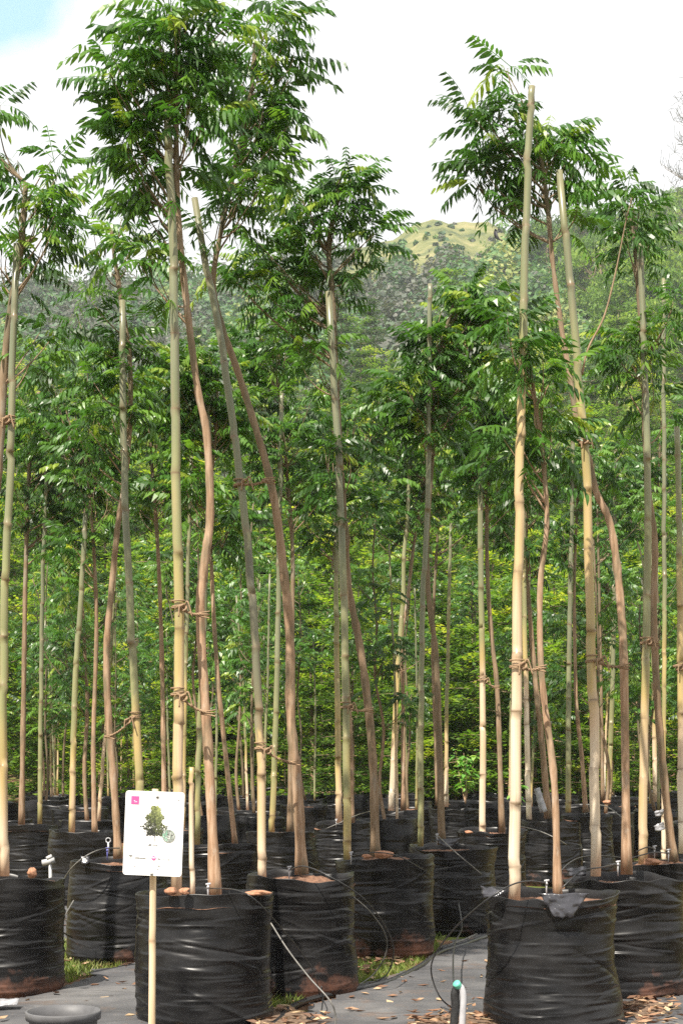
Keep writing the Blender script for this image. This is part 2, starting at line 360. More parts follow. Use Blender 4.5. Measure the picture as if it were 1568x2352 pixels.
sheet('ground_mat', MATP, 0.025, 0.006, M_MAT, amp=.013, kind='structure')

# ------------------------------------------------------------------ foliage
def leaflet(long, w, curve):     # sickle outline in the plane, 6 points
    return np.array([[0, 0], [.28, w * .55], [.28, -w * .5], [.66, w * .42 - curve * .4], [.66, -w * .40 - curve * .4], [1.0, -curve]]) * [[long, long]]
LT = np.array([(0, 2, 1), (1, 2, 4), (1, 4, 3), (3, 4, 5)])
def compound(rng, pairs, L, droop, ll, lw, hang, full=True):
    V, T = [], []; n = 0
    rise = rng.uniform(0.1, 0.35)
    pos = lambda s: np.array([L * s * (1 - .15 * droop * s), 0, L * (rise * s - droop * s * s)])
    for k in range(pairs):
        s = .2 + .8 * (k + .5) / pairs
        t = pos(s + .02) - pos(s - .02); t /= np.linalg.norm(t)
        for sd in (1, -1):
            dv = t * (0.55 + .5 * s) + np.array([0, sd * 0.95, 0]) + np.array([0, 0, -hang * rng.uniform(.6, 1.3)])
            dv += rng.normal(0, .12, 3); dv /= np.linalg.norm(dv)
            nrm = np.array([-.15, sd * hang * .7, 1.0]) + rng.normal(0, .25, 3)
            wv = np.cross(nrm, dv); wv /= np.linalg.norm(wv); nv = np.cross(dv, wv)
            size = ll * (0.75 + .5 * math.sin(math.pi * (.15 + .8 * s))) * rng.uniform(.85, 1.15)
            o = leaflet(size, lw, -sd * .12)
            if not full: o = o[[0, 1, 2, 5]] * 1.0; o[1:3, 1] *= 1.15; o[1:3, 0] *= 1.4
            bend = -(o[:, 0] ** 2) * 1.6 / size * .18
            V.append(pos(s) + o[:, :1] * dv + o[:, 1:] * wv + bend[:, None] * nv)
            T.append((LT if full else np.array([(0, 2, 1), (1, 2, 3)])) + n); n += len(o)
    rs = np.array([pos(s) for s in np.linspace(0, 1, 5)]); w = np.array([0, .0022, 0])
    V.append(np.vstack([rs + w, rs - w]))
    for i in range(4): T.append(np.array([(i, i + 5, i + 6), (i, i + 6, i + 1)]) + n)
    return np.vstack(V), np.vstack(T)
LEAF_HI = [compound(RNG, random.choice((6, 7, 7)), .29, dr, .072, .25, hg) for dr in (.15, .3, .45, .65, .9) for hg in (.25, .6, 1.0)]
LEAF_LO = [compound(RNG, 6, .29, dr, .080, .30, hg, False) for dr in (.2, .4, .6, .85) for hg in (.3, .6, .9)]
def place_leaves(mb, lib, pos, dirs, size, tint, rng):
    pos = np.asarray(pos); dirs = np.asarray(dirs); which = rng.integers(0, len(lib), len(pos))
    for w in range(len(lib)):
        k = np.where(which == w)[0]
        if not len(k): continue
        V, T = lib[w]
        f = dirs[k] / np.linalg.norm(dirs[k], axis=1)[:, None]
        up = np.array([0, 0, 1.]) + rng.normal(0, .18, (len(k), 3))
        s = np.cross(up, f); s /= np.linalg.norm(s, axis=1)[:, None] + 1e-9
        u = np.cross(f, s)
        R = np.stack([f, s, u], 1)                       # rows
        W_ = (np.einsum('vi,kij->kvj', V, R) * np.asarray(size)[k][:, None, None]) + pos[k][:, None]
        n = len(V)
        tt = (T[None] + (np.arange(len(k)) * n)[:, None, None]).reshape(-1, 3)
        a = np.repeat(np.asarray(tint)[k], n) + rng.normal(0, .04, len(k) * n)
        mb.add(W_.reshape(-1, 3), (), tt, np.clip(a, 0, 1))
def make_crown(rng, trunk, blobs, leaves=9, lib=LEAF_HI, scale=1.0, young=.09, thin=.46):
    """trunk: polyline (world); blobs: (centre, (rx,ry,rz), twigs). Returns (branches MB, crown MB)."""
    br, cr_ = MB(), MB(); LP, LD, LS, LTn, KS = [], [], [], [], []
    zt = trunk[:, 2]
    for c, r, nt in blobs:
        c = np.asarray(c); r = np.asarray(r)
        for _ in range(max(2, int(round(nt * thin)))):
            q = rng.normal(0, 1, 3); q /= np.linalg.norm(q); tip = c + q * r * rng.uniform(.12, 1) ** .45
            hd = np.linalg.norm(trunk[:, :2] - tip[:2], axis=1)
            want = tip[2] - .25 - .5 * hd.min()
            k = int(np.argmin(np.abs(zt - want) + .6 * hd)); a = trunk[k]; KS.append(min(k, len(trunk) - 2))
            midp = a * .5 + tip * .5 + np.array([0, 0, -.06]) + rng.normal(0, .05, 3); midp[:2] += (tip - a)[:2] * .12
            t = np.linspace(0, 1, 7)[:, None]
            c_ = a * (1 - t) ** 2 + 2 * midp * t * (1 - t) + tip * t ** 2
            ln = np.linalg.norm(tip - a)
            tube(br, c_, np.linspace(.004 + .006 * min(1.5, ln), .002, 7), 5, 0, False)
            out = tip - a; out[2] *= .4; az0 = math.atan2(out[1], out[0])
            nl = max(4, int(leaves * rng.uniform(.7, 1.3))); tv = rng.uniform(0, .62)
            s0 = max(.25, 1 - .5 / max(ln, .3))
            for j in range(nl):
                ros = j < nl * .6
                s = 1.0 if ros else rng.uniform(s0, 1); i = min(6, int(s * 6))
                az = az0 + (j * 2.4 + rng.normal(0, .3) if ros else rng.choice((-1, 1)) * rng.uniform(.5, 1.5))
                el = rng.uniform(-.15, .75) if ros else rng.uniform(-.3, .35)
                LP.append(c_[i] + rng.normal(0, .012, 3)); LD.append((math.cos(az) * math.cos(el), math.sin(az) * math.cos(el), math.sin(el)))
                LS.append(scale * rng.uniform(.7, 1.12))
                LTn.append(rng.uniform(.85, 1) if (ros and rng.random() < young) else np.clip(tv + rng.normal(0, .1), 0, .75))
    k0 = max(0, min(KS) - 0); tube(br, trunk[k0:max(max(KS) + 1, k0 + 2)], .0025, 4, 0, False) if len(trunk[k0:]) > 1 else None
    place_leaves(cr_, lib, LP, LD, LS, LTn, rng)
    return br, cr_

# ------------------------------------------------------------------ bamboo, trunks, ropes, bags
def cane(pts, r0, r1, seg=14, rng=RNG, jit=.003):
    p = spline(pts, 6); L = np.concatenate([[0], np.cumsum(np.linalg.norm(np.diff(p, axis=0), axis=1))])
    tot = L[-1]; s = [0.0]; at = [0.0]; mul = [1.0]; x = rng.uniform(.08, .3)
    while x < tot - .06:
        s += [x - .05, x - .012, x, x + .010, x + .05]; mul += [1, 1.02, rng.uniform(1.05, 1.10), 1.0, 1.0]; at += [0, .25, rng.uniform(.5, .95), .35, 0]
        x += rng.uniform(.27, .50)
    s.append(tot); at.append(0.25); mul.append(1)
    s = np.array(s); q = np.stack([np.interp(s, L, p[:, i]) for i in range(3)], 1)
    q[1:-1] += np.repeat(rng.normal(0, jit, (len(s), 3)), 1, 0)[1:-1] * [1, 1, 0]
    mb = MB(); tube(mb, q, np.interp(s, [0, tot], [r0, r1]) * np.array(mul), seg, at)
    return mb, p
def stake(pts, d, w0, w1, label, group=None, dd=-.05, tone=0.0, blotch=0.0):
    W_ = [P(x, y, d + dd) for x, y in pts]
    mb, p = cane(W_, w0 / 2 * d / F0, w1 / 2 * d / F0)
    b = p[0]; o = link('bamboo_stake', mb.mesh('bamboo_stake', M_BAMBOO, b), None, b)
    o['tone'] = tone; o['blotch'] = blotch
    return tagit(o, label, 'bamboo stake', group)
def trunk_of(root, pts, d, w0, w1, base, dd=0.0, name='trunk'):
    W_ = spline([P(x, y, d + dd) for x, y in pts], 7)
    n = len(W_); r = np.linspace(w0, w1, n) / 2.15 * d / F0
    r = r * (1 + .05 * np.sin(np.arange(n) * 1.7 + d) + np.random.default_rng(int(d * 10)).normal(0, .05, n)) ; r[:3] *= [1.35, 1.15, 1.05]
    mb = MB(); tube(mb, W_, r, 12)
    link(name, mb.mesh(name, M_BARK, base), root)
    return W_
def rope(a, b, d, ra, rb, label):
    A, B = P(*a, d), P(*b, d); mb = MB(); ra *= d / F0; rb *= d / F0
    for c, r, k in ((A, ra, 3), (B, rb, 2)):
        t = np.linspace(0, 2 * np.pi * k, 22 * k)
        tube(mb, np.stack([c[0] + (r + .007) * np.cos(t), c[1] + (r + .007) * np.sin(t), c[2] + np.linspace(-.009, .009, len(t)) * k + .006 * np.sin(t * .5)], 1), .0042, 6)
    front = np.array([0, -1, 0])
    p0, p1 = A + front * (ra + .007), B + front * (rb + .007)
    for ph in (0, np.pi):
        t = np.linspace(0, 1, 26)[:, None]; q = p0 * (1 - t) + p1 * t; q[:, 2] -= .018 * np.sin(np.pi * t[:, 0])
        q[:, 1] += .005 * np.cos(t[:, 0] * 30 + ph); q[:, 2] += .005 * np.sin(t[:, 0] * 30 + ph); tube(mb, q, .0042, 6)
    k = p0 * .75 + p1 * .25                                  # knot and loose ends
    t = np.linspace(0, 2 * np.pi * 2, 30); tube(mb, np.stack([k[0] + .014 * np.cos(t), k[1] - .008 + .008 * np.sin(2 * t), k[2] + .016 * np.sin(t)], 1), .006, 6)
    for sx in (-1, 1): tube(mb, spline([k, k + [.02 * sx, -.015, .02 + .01 * sx], k + [.035 * sx + .01, -.02, -.05]], 6), .0045, 6)
    b0 = (A + B) / 2
    tagit(link('rope_tie', mb.mesh('rope_tie', M_ROPE, b0), None, b0), label, 'rope tie', 'coir ropes tying trunks to stakes')
def bag_meshes(seed, R, H, nu=144, nv=170, soil_heap=0.02, creases=1.0):
    r = np.random.default_rng(seed)
    U, V = np.meshgrid(np.arange(nu) / nu, np.linspace(0, 1, nv), indexing='xy')
    rad = R * (1.0 + .04 * (1 - V) ** 2 + .006 * np.sin(np.pi * V)) * (1 - .05 * np.clip(1 - V * 14, 0, 1))
    rad += .022 * gridnoise(r, 4, 2, U, V) + .011 * gridnoise(r, 7, 4, U, V) + .004 * gridnoise(r, 11, 9, U, V)
    rad *= 1 + .022 * np.cos(8 * np.pi * U + r.uniform(0, 6.28)) * r.uniform(.4, 1.3)            # bags set down a little square
    for _ in range(int(26 * creases)):                       # a few longer slanting folds
        u0, v0 = r.uniform(0, 1), r.uniform(.1, .95); ln = r.uniform(.05, .16); du = (U - u0 + .5) % 1 - .5; dv = V - v0 - r.normal(0, .9) * du
        rad += r.choice((1, -1)) * r.uniform(.003, .007) * np.clip(1 - (du / ln) ** 2, 0, 1) * np.exp(-(dv / r.uniform(.008, .016)) ** 2)
    for _ in range(int(170 * creases)):                     # separate creases, each a short arc of its own
        u0, v0 = r.uniform(0, 1), r.uniform(.06, .96); ln = r.uniform(.02, .11); tilt = r.normal(0, .16); bow = r.normal(0, .5)
        du = (U - u0 + .5) % 1 - .5; k = np.clip(1 - (du / ln) ** 2, 0, 1); dv = V - v0 - tilt * du - bow * du * du
        wd = r.uniform(.0055, .012); am = r.choice((1, 1, -1)) * r.uniform(.0012, .0048) * (1.5 if r.random() < .12 else 1)
        rad += am * k * np.where(dv > 0, np.exp(-(dv / wd) ** 2), np.exp(-(dv / (wd * 2.6)) ** 2))
    rim = .028 * gridnoise(r, 6, 1, U, V * 0) + .010 * gridnoise(r, 19, 1, U, V * 0)
    Z = V * H + rim * np.clip((V - .75) * 4, 0, 1) ** 2
    rad += np.clip((V - .93) / .07, 0, 1) * (.016 * gridnoise(r, 15, 1, U, V * 0) + .004)
    A = U * 2 * np.pi
    P0 = np.stack([rad * np.cos(A), rad * np.sin(A), Z], -1)
    inner = [np.stack([(rad[-1] - k) * np.cos(A[-1]), (rad[-1] - k) * np.sin(A[-1]), Z[-1] - z], -1) for k, z in ((.004, -.001), (.010, .004), (.014, .03), (.018, .10))]
    Pn = np.concatenate([P0, np.array(inner)]); n = len(Pn)
    i, j = np.meshgrid(np.arange(n - 1), np.arange(nu), indexing='ij'); j2 = (j + 1) % nu
    q = np.stack([i * nu + j, i * nu + j2, (i + 1) * nu + j2, (i + 1) * nu + j], -1).reshape(-1, 4)
    film = MB().add(Pn, q).mesh('sleeve', M_FILM)
    k = 14; ru = np.linspace(.02, 1, k); Us, Rs = np.meshgrid(np.arange(48) / 48, ru)
    zs = H - .052 + soil_heap * (1 - Rs ** 2) + .012 * gridnoise(r, 9, 8, Us, Rs) + .008 * gridnoise(r, 21, 12, Us, Rs)
    sv = np.stack([Rs * (R - .008) * np.cos(Us * 2 * np.pi), Rs * (R - .008) * np.sin(Us * 2 * np.pi), zs], -1)
    i, j = np.meshgrid(np.arange(k - 1), np.arange(48), indexing='ij'); j2 = (j + 1) % 48
    q = np.stack([i * 48 + j, i * 48 + j2, (i + 1) * 48 + j2, (i + 1) * 48 + j], -1).reshape(-1, 4)
    return film, MB().add(sv, q).mesh('soil', M_SOIL)
BAGH = 0.68
def bag(cx, d, label, seed, R=.325, group=None, heap=.02, meshes=None, rz=0.0):
    c = P(cx, HZ, d); c[2] = 0
    t = thing('grow_bag', label, 'grow bag', c, group); t.rotation_euler = (0, 0, rz)
    f, s = meshes or bag_meshes(seed, R, BAGH, soil_heap=heap)
    link('sleeve', f, t); link('soil', s, t); return t

# ------------------------------------------------------------------ hand placed stations
# key: bag (cx, depth, heap), stake pts + widths, trunk pts + widths, crown blobs (cx, cy, rx, ry, twigs), labels
ST = {
'A': dict(bag=(8, 6.7, .02), stake=([(12, 2012), (7, 1700), (15, 1300), (25, 1000), (39, 560)], 21, 15),
          trunk=([(-2, 2010), (-12, 1850), (-30, 1650), (-25, 1300), (-2, 1050), (12, 830), (30, 680), (50, 560), (60, 420)], 34, 13),
          crown=[(70, 420, 105, 110, 17), (-20, 270, 75, 130, 13), (120, 530, 110, 70, 10), (10, 560, 90, 60, 8), (100, 800, 60, 70, 6)],
          labels=('black grow bag cut off by the left edge of the photo', 'slim tree whose crown is cut by the left edge', 'pale grey-green bamboo stake at the left edge of the photo')),
'B': dict(bag=(275, 7.8, .02), stake=([(327, 1985), (322, 1815), (310, 1600), (300, 1400), (290, 1200), (285, 1050), (281, 690)], 20, 14),
          trunk=([(272, 1972), (262, 1800), (250, 1650), (245, 1500), (255, 1370), (272, 1200), (288, 1100), (300, 950), (296, 800), (270, 640), (255, 520)], 19, 9),
          crown=[(250, 560, 90, 90, 12), (245, 740, 85, 120, 17), (270, 900, 90, 90, 10), (215, 1000, 70, 70, 6), (200, 860, 80, 80, 7)],
          labels=('black grow bag half hidden behind the white sign, left of its post', 'thin tree rising just left of the white sign', 'olive bamboo stake rising from behind the white sign, left of the yellow stake')),
'C': dict(bag=(468, 5.95, .02), stake=([(405, 2062), (410, 1700), (412, 1400), (405, 1100), (402, 800), (397, 550), (385, 255)], 25, 18),
          trunk=([(495, 2065), (480, 1750), (470, 1600), (460, 1400), (470, 1290), (483, 1180), (475, 1000), (455, 900), (435, 750), (418, 600), (408, 470), (405, 330), (405, 200), (410, 60)], 26, 12),
          crown=[(400, 110, 150, 110, 42), (285, 190, 85, 80, 14), (320, 300, 80, 70, 11), (330, 430, 90, 80, 11), (470, 40, 130, 80, 16), (350, 590, 80, 60, 7), (460, 230, 70, 80, 10)],
          labels=('large black grow bag right behind the post of the white sign', 'tall tree with a bent brown trunk and the highest crown', 'tall yellow bamboo stake rising behind the white sign into the highest crown')),
'D': dict(bag=(690, 6.7, .05), stake=([(602, 2018), (598, 1700), (585, 1450), (570, 1250), (555, 1130), (545, 1050), (525, 900), (500, 720), (485, 660), (460, 550), (447, 455)], 20, 15),
          trunk=([(693, 2008), (682, 1800), (668, 1650), (665, 1450), (650, 1300), (635, 1180), (615, 1080), (580, 960), (545, 850), (510, 750), (490, 650), (508, 530), (540, 380), (575, 220), (585, 100)], 27, 9),
          crown=[(600, 110, 100, 110, 24), (640, 250, 80, 90, 17), (560, 300, 80, 120, 16), (600, 400, 60, 70, 9), (530, 450, 60, 60, 6), (640, 60, 40, 60, 7)],
          labels=('black grow bag heaped with red soil, directly right of the bag behind the sign post', 'leaning tree whose trunk crosses to the left over its dark stake', 'leaning bamboo stake blotched black along its middle')),
'E': dict(bag=(888, 7.9, .06), stake=([(798, 1978), (795, 1700), (790, 1400), (784, 1200), (774, 1000), (764, 850), (754, 670)], 18, 15),
          trunk=([(862, 1972), (856, 1750), (840, 1580), (820, 1450), (800, 1350), (790, 1200), (778, 1000), (770, 850), (765, 700), (755, 560), (780, 440)], 22, 12),
          crown=[(700, 500, 75, 80, 19), (790, 450, 70, 80, 16), (835, 540, 70, 50, 9), (620, 590, 100, 55, 14), (720, 620, 95, 60, 15), (790, 400, 50, 60, 7), (560, 620, 60, 60, 8), (790, 1100, 80, 110, 10), (730, 800, 90, 80, 8)],
          labels=('black grow bag with red mud stains low on its side, in the middle', 'tree with a dark trunk and a spreading crown in the middle of the photo', 'grey-green bamboo stake standing at the left rim of the mud stained bag')),
'F': dict(bag=(1038, 8.95, .02), stake=([(965, 1944), (967, 1600), (970, 1400), (980, 1200), (985, 1000), (987, 652)], 14, 10),
          trunk=([(1014, 1940), (1008, 1700), (1000, 1500), (985, 1380), (980, 1250), (992, 1050), (1000, 850), (1040, 700)], 17, 8),
          crown=[(1080, 690, 90, 65, 18), (1000, 810, 80, 80, 13), (930, 880, 90, 70, 10), (1060, 860, 80, 80, 11), (1150, 760, 60, 60, 7), (1010, 960, 90, 70, 8)],
          labels=('black grow bag behind and right of the mud stained one', 'tree with a dark slim trunk and bright green crown below the bald hilltop', 'dark olive bamboo stake with a pale cut top below the bald hilltop')),
'G': dict(bag=(1269, 5.9, .015), stake=([(1180, 2070), (1182, 1800), (1187, 1500), (1190, 1250), (1195, 1000), (1203, 700), (1210, 400), (1221, 198)], 27, 15),
          trunk=([(1280, 2066), (1272, 1800), (1250, 1620), (1240, 1500), (1240, 1340), (1255, 1200), (1245, 1050), (1225, 900), (1208, 780)], 19, 9),
          crown=[(1220, 880, 70, 110, 15), (1200, 1020, 70, 90, 10), (1270, 980, 60, 80, 7), (1190, 760, 60, 70, 7)],
          labels=('large black grow bag in front on the right with a folded shiny flap', 'crooked tree growing from the front bag on the right', 'tall pale bamboo stake in the front bag on the right, rising clear above the crowns')),
'I': dict(bag=(1432, 6.6, .02), stake=([(1367, 2012), (1362, 1700), (1355, 1450), (1350, 1250), (1345, 1050), (1330, 900), (1315, 720), (1300, 560), (1283, 392)], 24, 16),
          trunk=([(1438, 2008), (1432, 1550), (1425, 1400), (1412, 1270), (1396, 1190), (1368, 1130), (1350, 1050), (1325, 970), (1305, 850), (1288, 750), (1268, 600), (1255, 460), (1235, 340), (1190, 240)], 22, 9),
          crown=[(1175, 325, 95, 85, 27), (1290, 365, 65, 50, 13), (1110, 265, 60, 35, 7), (1110, 385, 55, 45, 9), (1310, 430, 50, 30, 5), (1250, 330, 70, 60, 10), (1160, 150, 8, 25, 2)],
          labels=('black grow bag directly behind the right front bag', 'thin trunked tree with an isolated round crown high against the sky', 'leaning bamboo stake with a cream lower half, right of the tall pale one')),
'J': dict(bag=(1532, 7.6, .05), stake=([(1475, 1985), (1480, 1600), (1485, 1300), (1487, 1130), (1480, 900), (1475, 700), (1470, 560)], 21, 13),
          trunk=([(1545, 1980), (1525, 1800), (1508, 1600), (1500, 1400), (1503, 1250), (1490, 1140), (1480, 1000), (1476, 850), (1462, 640), (1450, 500)], 21, 9),
          crown=[(1450, 450, 55, 65, 15), (1435, 540, 55, 45, 8), (1490, 500, 40, 50, 5), (1490, 860, 85, 120, 14), (1545, 760, 60, 110, 10), (1420, 800, 60, 60, 6)],
          labels=('black grow bag at the right edge with red soil and white drippers', 'tree near the right edge with a small crown below the round one', 'greenish bamboo stake close to the right edge, leaning on a forked trunk')),
'H': dict(bag=(1128, 10.9, .02), stake=([(1108, 1916), (1108, 1600), (1105, 1400), (1102, 1200), (1099, 890)], 15, 11),
          trunk=([(1152, 1912), (1142, 1600), (1130, 1480), (1120, 1350), (1117, 1200), (1122, 1050), (1120, 900)], 13, 7),
          crown=[(1120, 960, 80, 90, 14), (1080, 1060, 70, 70, 7), (1170, 900, 60, 60, 6), (1150, 1130, 70, 70, 7), (1060, 930, 60, 60, 5)],
          labels=('black grow bag behind the tall pale stake, with pebbles on its soil', 'thin tree left of the tall pale stake', 'tan bamboo stake with dark rings, left of the tall pale stake')),
'K': dict(bag=(1262, 12.3, .02), stake=([(1214, 1882), (1207, 1600), (1202, 1300), (1200, 1000)], 13, 9),
          trunk=([(1258, 1880), (1245, 1720), (1228, 1560), (1215, 1400), (1205, 1260), (1215, 1100)], 17, 7),
          crown=[(1240, 1120, 80, 110, 13), (1170, 1180, 70, 80, 8), (1290, 1010, 70, 70, 7), (1230, 1260, 60, 50, 5)],
          labels=('black grow bag between the right front bag and the dark back rows', 'slanting tree crossing behind the crooked trunk', 'tan bamboo stake just right of the tall pale stake, behind it')),
'L': dict(bag=(1345, 13.6, .02), stake=([(1304, 1866), (1306, 1500), (1312, 1200), (1315, 1000)], 13, 9),
          trunk=([(1344, 1866), (1335, 1740), (1322, 1600), (1318, 1350), (1325, 1150)], 12, 6),
          crown=[(1330, 1080, 80, 100, 13), (1290, 1200, 60, 70, 7), (1400, 1050, 70, 80, 8)],
          labels=('black grow bag left of the cream stake with a curl of white film beside it', 'thin ochre tree seen left of the cream stake', 'shaded bamboo stake seen left of the cream stake')),
'M': dict(bag=(1405, 16.5, .02), stake=([(1396, 1842), (1406, 1550), (1410, 1200), (1412, 1020)], 12, 8),
          trunk=([(1383, 1842), (1380, 1600), (1375, 1350), (1370, 1150)], 9, 5),
          crown=[(1390, 1100, 75, 90, 12), (1420, 1220, 60, 60, 6), (1440, 1080, 70, 80, 8)],
          labels=('small looking black grow bag right behind the cream stake', 'thin tree right behind the cream stake', 'yellow bamboo stake between the cream stake and the brown trunk')),
'N': dict(bag=(1515, 16.5, .02), stake=([(1504, 1842), (1500, 1600), (1497, 1300), (1500, 1050)], 11, 8),
          trunk=([(1530, 1842), (1515, 1700), (1505, 1500), (1508, 1200), (1515, 1000)], 10, 5),
          crown=[(1510, 1080, 75, 100, 13), (1550, 1180, 60, 70, 6), (1460, 1180, 60, 70, 6), (1550, 1000, 60, 80, 8)],
          labels=('small looking black grow bag behind the right edge bag', 'thin tree behind the greenish right edge stake', 'thin tan bamboo stake behind the greenish right edge stake')),
'O': dict(bag=(912, 14, .02), stake=([(898, 1862), (912, 1550), (925, 1380), (926, 1290), (936, 1180), (940, 1050)], 14, 8),
          trunk=([(926, 1862), (925, 1600), (921, 1480), (935, 1380), (950, 1250), (975, 1100), (960, 1000)], 11, 6),
          crown=[(930, 1040, 90, 90, 16), (870, 1000, 80, 70, 9), (960, 1150, 60, 60, 6), (880, 1180, 80, 70, 8), (1000, 1120, 60, 60, 6)],
          labels=('black grow bag behind the mud stained one, holding a leaning yellow stake', 'thin tree crossing a yellow stake in the middle distance', 'yellow bamboo stake leaning right in the middle distance')),
'P': dict(bag=(790, 12, .02), stake=([(778, 1890), (776, 1700), (773, 1500), (772, 1280), (770, 1100)], 15, 10),
          trunk=([(808, 1890), (806, 1720), (796, 1500), (790, 1300), (795, 1100)], 11, 7),
          crown=[(800, 1010, 90, 100, 13), (740, 960, 80, 80, 9), (860, 940, 80, 70, 9), (720, 1180, 90, 70, 9), (850, 1130, 70, 70, 7)],
          labels=('black grow bag in shade behind the mud stained one, to its left', 'thin tree hidden behind the grey-green stake in the middle', 'yellow bamboo stake just left of the grey-green one in the middle')),
'Q': dict(bag=(1042, 15, .02), stake=([(1024, 1853), (1025, 1650), (1030, 1400), (1035, 1200)], 10, 7),
          trunk=([(1005, 1850), (998, 1650), (993, 1480), (1000, 1300), (1010, 1150)], 10, 6),
          crown=[(1020, 1080, 80, 100, 14), (960, 1180, 60, 60, 6), (1080, 1180, 70, 70, 7), (1000, 980, 70, 70, 7)],
          labels=('black grow bag with the leafy light green sapling', 'thin pale tree left of the light green sapling', 'ochre bamboo stake left of the light green sapling')),
'R': dict(bag=(500, 9.2, .02), stake=([(453, 1940), (457, 1700), (470, 1400), (480, 1000), (470, 890), (459, 810)], 13, 10),
          trunk=([(540, 1938), (520, 1750), (500, 1550), (488, 1350), (482, 1150), (495, 1000), (500, 850)], 13, 7),
          crown=[(460, 860, 80, 90, 16), (540, 960, 70, 80, 9), (390, 930, 70, 80, 8), (420, 1080, 80, 80, 8), (520, 1180, 80, 70, 7)],
          labels=('black grow bag behind the bag of the sign, in shade', 'thin tree close behind the bent brown trunk', 'bluish grey bamboo stake close behind the bent brown trunk')),
'S': dict(bag=(650, 10.9, .02), stake=([(624, 1916), (632, 1700), (637, 1500), (640, 1300), (645, 1000), (648, 900)], 14, 10),
          trunk=([(666, 1914), (668, 1700), (670, 1500), (672, 1280), (660, 1100), (640, 900)], 14, 7),
          crown=[(620, 800, 90, 100, 18), (680, 960, 80, 80, 10), (570, 900, 60, 80, 7), (700, 1120, 90, 80, 9), (560, 1020, 80, 80, 9)],
          labels=('black grow bag behind the one heaped with red soil', 'thin tree behind the leaning trunk and its black blotched stake', 'pale bamboo stake between the black blotched stake and the leaning trunk')),
'T': dict(bag=(62, 11.6, .02), stake=([(92, 1900), (95, 1600), (100, 1300), (110, 1000)], 11, 8),
          trunk=([(50, 1900), (55, 1600), (60, 1300), (70, 1050), (90, 900)], 14, 8),
          crown=[(90, 1010, 90, 90, 13), (170, 1080, 80, 70, 8), (30, 1120, 60, 60, 5), (40, 950, 70, 70, 8), (130, 1180, 80, 60, 7)],
          labels=('dark rounded grow bag behind the one at the left edge', 'shaded tree behind the left edge stake', 'shaded bamboo stake right of the left edge stake')),
'U': dict(bag=(395, 11.2, .02), stake=([(420, 1905), (425, 1600), (432, 1300), (440, 1050)], 11, 8),
          trunk=([(378, 1905), (374, 1600), (365, 1300), (350, 1080), (340, 950)], 13, 7),
          crown=[(350, 950, 80, 100, 14), (420, 1080, 70, 70, 7), (330, 1120, 80, 70, 8), (380, 860, 70, 70, 7)],
          labels=('dark grow bag hidden behind the white sign', 'shaded tree seen left of the tall yellow stake', 'thin bamboo stake right behind the tall yellow stake')),
'V': dict(bag=(195, 10.6, .02), stake=([(165, 1920), (172, 1600), (185, 1400), (197, 1180)], 15, 11),
          trunk=([(218, 1920), (215, 1700), (222, 1450), (215, 1250), (200, 1080)], 13, 7),
          crown=[(190, 1060, 90, 80, 13), (240, 1130, 60, 60, 5), (120, 960, 70, 60, 6), (150, 860, 70, 70, 7), (240, 960, 70, 80, 8), (180, 1250, 70, 50, 5)],
          labels=('dark grow bag in the shade behind the half hidden one left of the sign', 'shaded tree in the gap between left edge and sign', 'whitish bamboo stake in the gap between left edge and sign')),
}
TONE = {'A': .14, 'B': .22, 'C': .0, 'D': .1, 'E': .2, 'F': .26, 'G': -.16, 'I': -.1, 'J': .12, 'H': -.08, 'K': -.05, 'L': .2, 'M': .06, 'O': .02, 'P': -.05, 'S': .12, 'R': .2, 'V': .1}
for n_, (key, s) in enumerate(ST.items()):
    rng = np.random.default_rng(100 + n_)
    cx, d, heap = s['bag']; lb, lt, ls = s['labels']; near = d < 9.5
    bg_ = bag(cx, d, lb, 40 + n_, heap=heap, group='black grow bags', R=.335 if near else .325)
    bg_.children[0]['mud'] = {'E': .16, 'D': .05, 'B': .05, 'G': -.15, 'C': -.1}.get(key, -.02)
    pts, w0, w1 = s['stake']; stake(pts, d, w0, w1, ls, 'bamboo stakes', tone=TONE.get(key, rng.uniform(-.15, .2)), blotch=.32 if key == 'D' else (.06 if key == 'E' else 0))
    pts, w0, w1 = s['trunk']; base = P(*pts[0], d + .06)
    root = thing('neem_tree', lt, 'tree', base, 'staked nursery trees')
    tw = trunk_of(root, pts, d, w0, w1, base, dd=.06)
    root.children[0]['tone'] = {'E': .5, 'F': .6, 'B': .2, 'D': .22, 'C': 0.0, 'I': .05, 'G': .1}.get(key, rng.uniform(.05, .5))
    blobs = [(P(bx, by, d + .06 + rng.normal(0, .05)), (rx * .84 * d / F0, rx * .78 * d / F0, ry * .84 * d / F0), nt) for bx, by, rx, ry, nt in s['crown']]
    if key == 'I':
        lw = trunk_of(root, [(1335, 860), (1350, 800), (1385, 730), (1407, 650), (1424, 570), (1438, 500), (1450, 455)], d, 5.5, 2.5, base, name='limb')
    br, cw = make_crown(rng, tw, blobs, leaves=8 if near else 8, lib=LEAF_HI if d < 8.5 else LEAF_LO, scale=1.0, thin={'I': .38, 'G': .40, 'J': .42, 'C': .44, 'A': .42, 'D': .42}.get(key, .5) if d < 8 else (.75 if d < 9 else .95))
    link('branches', br.mesh('branches', M_BARK, base), root); link('crown', cw.mesh('crown', M_NEEM, base, False), root)
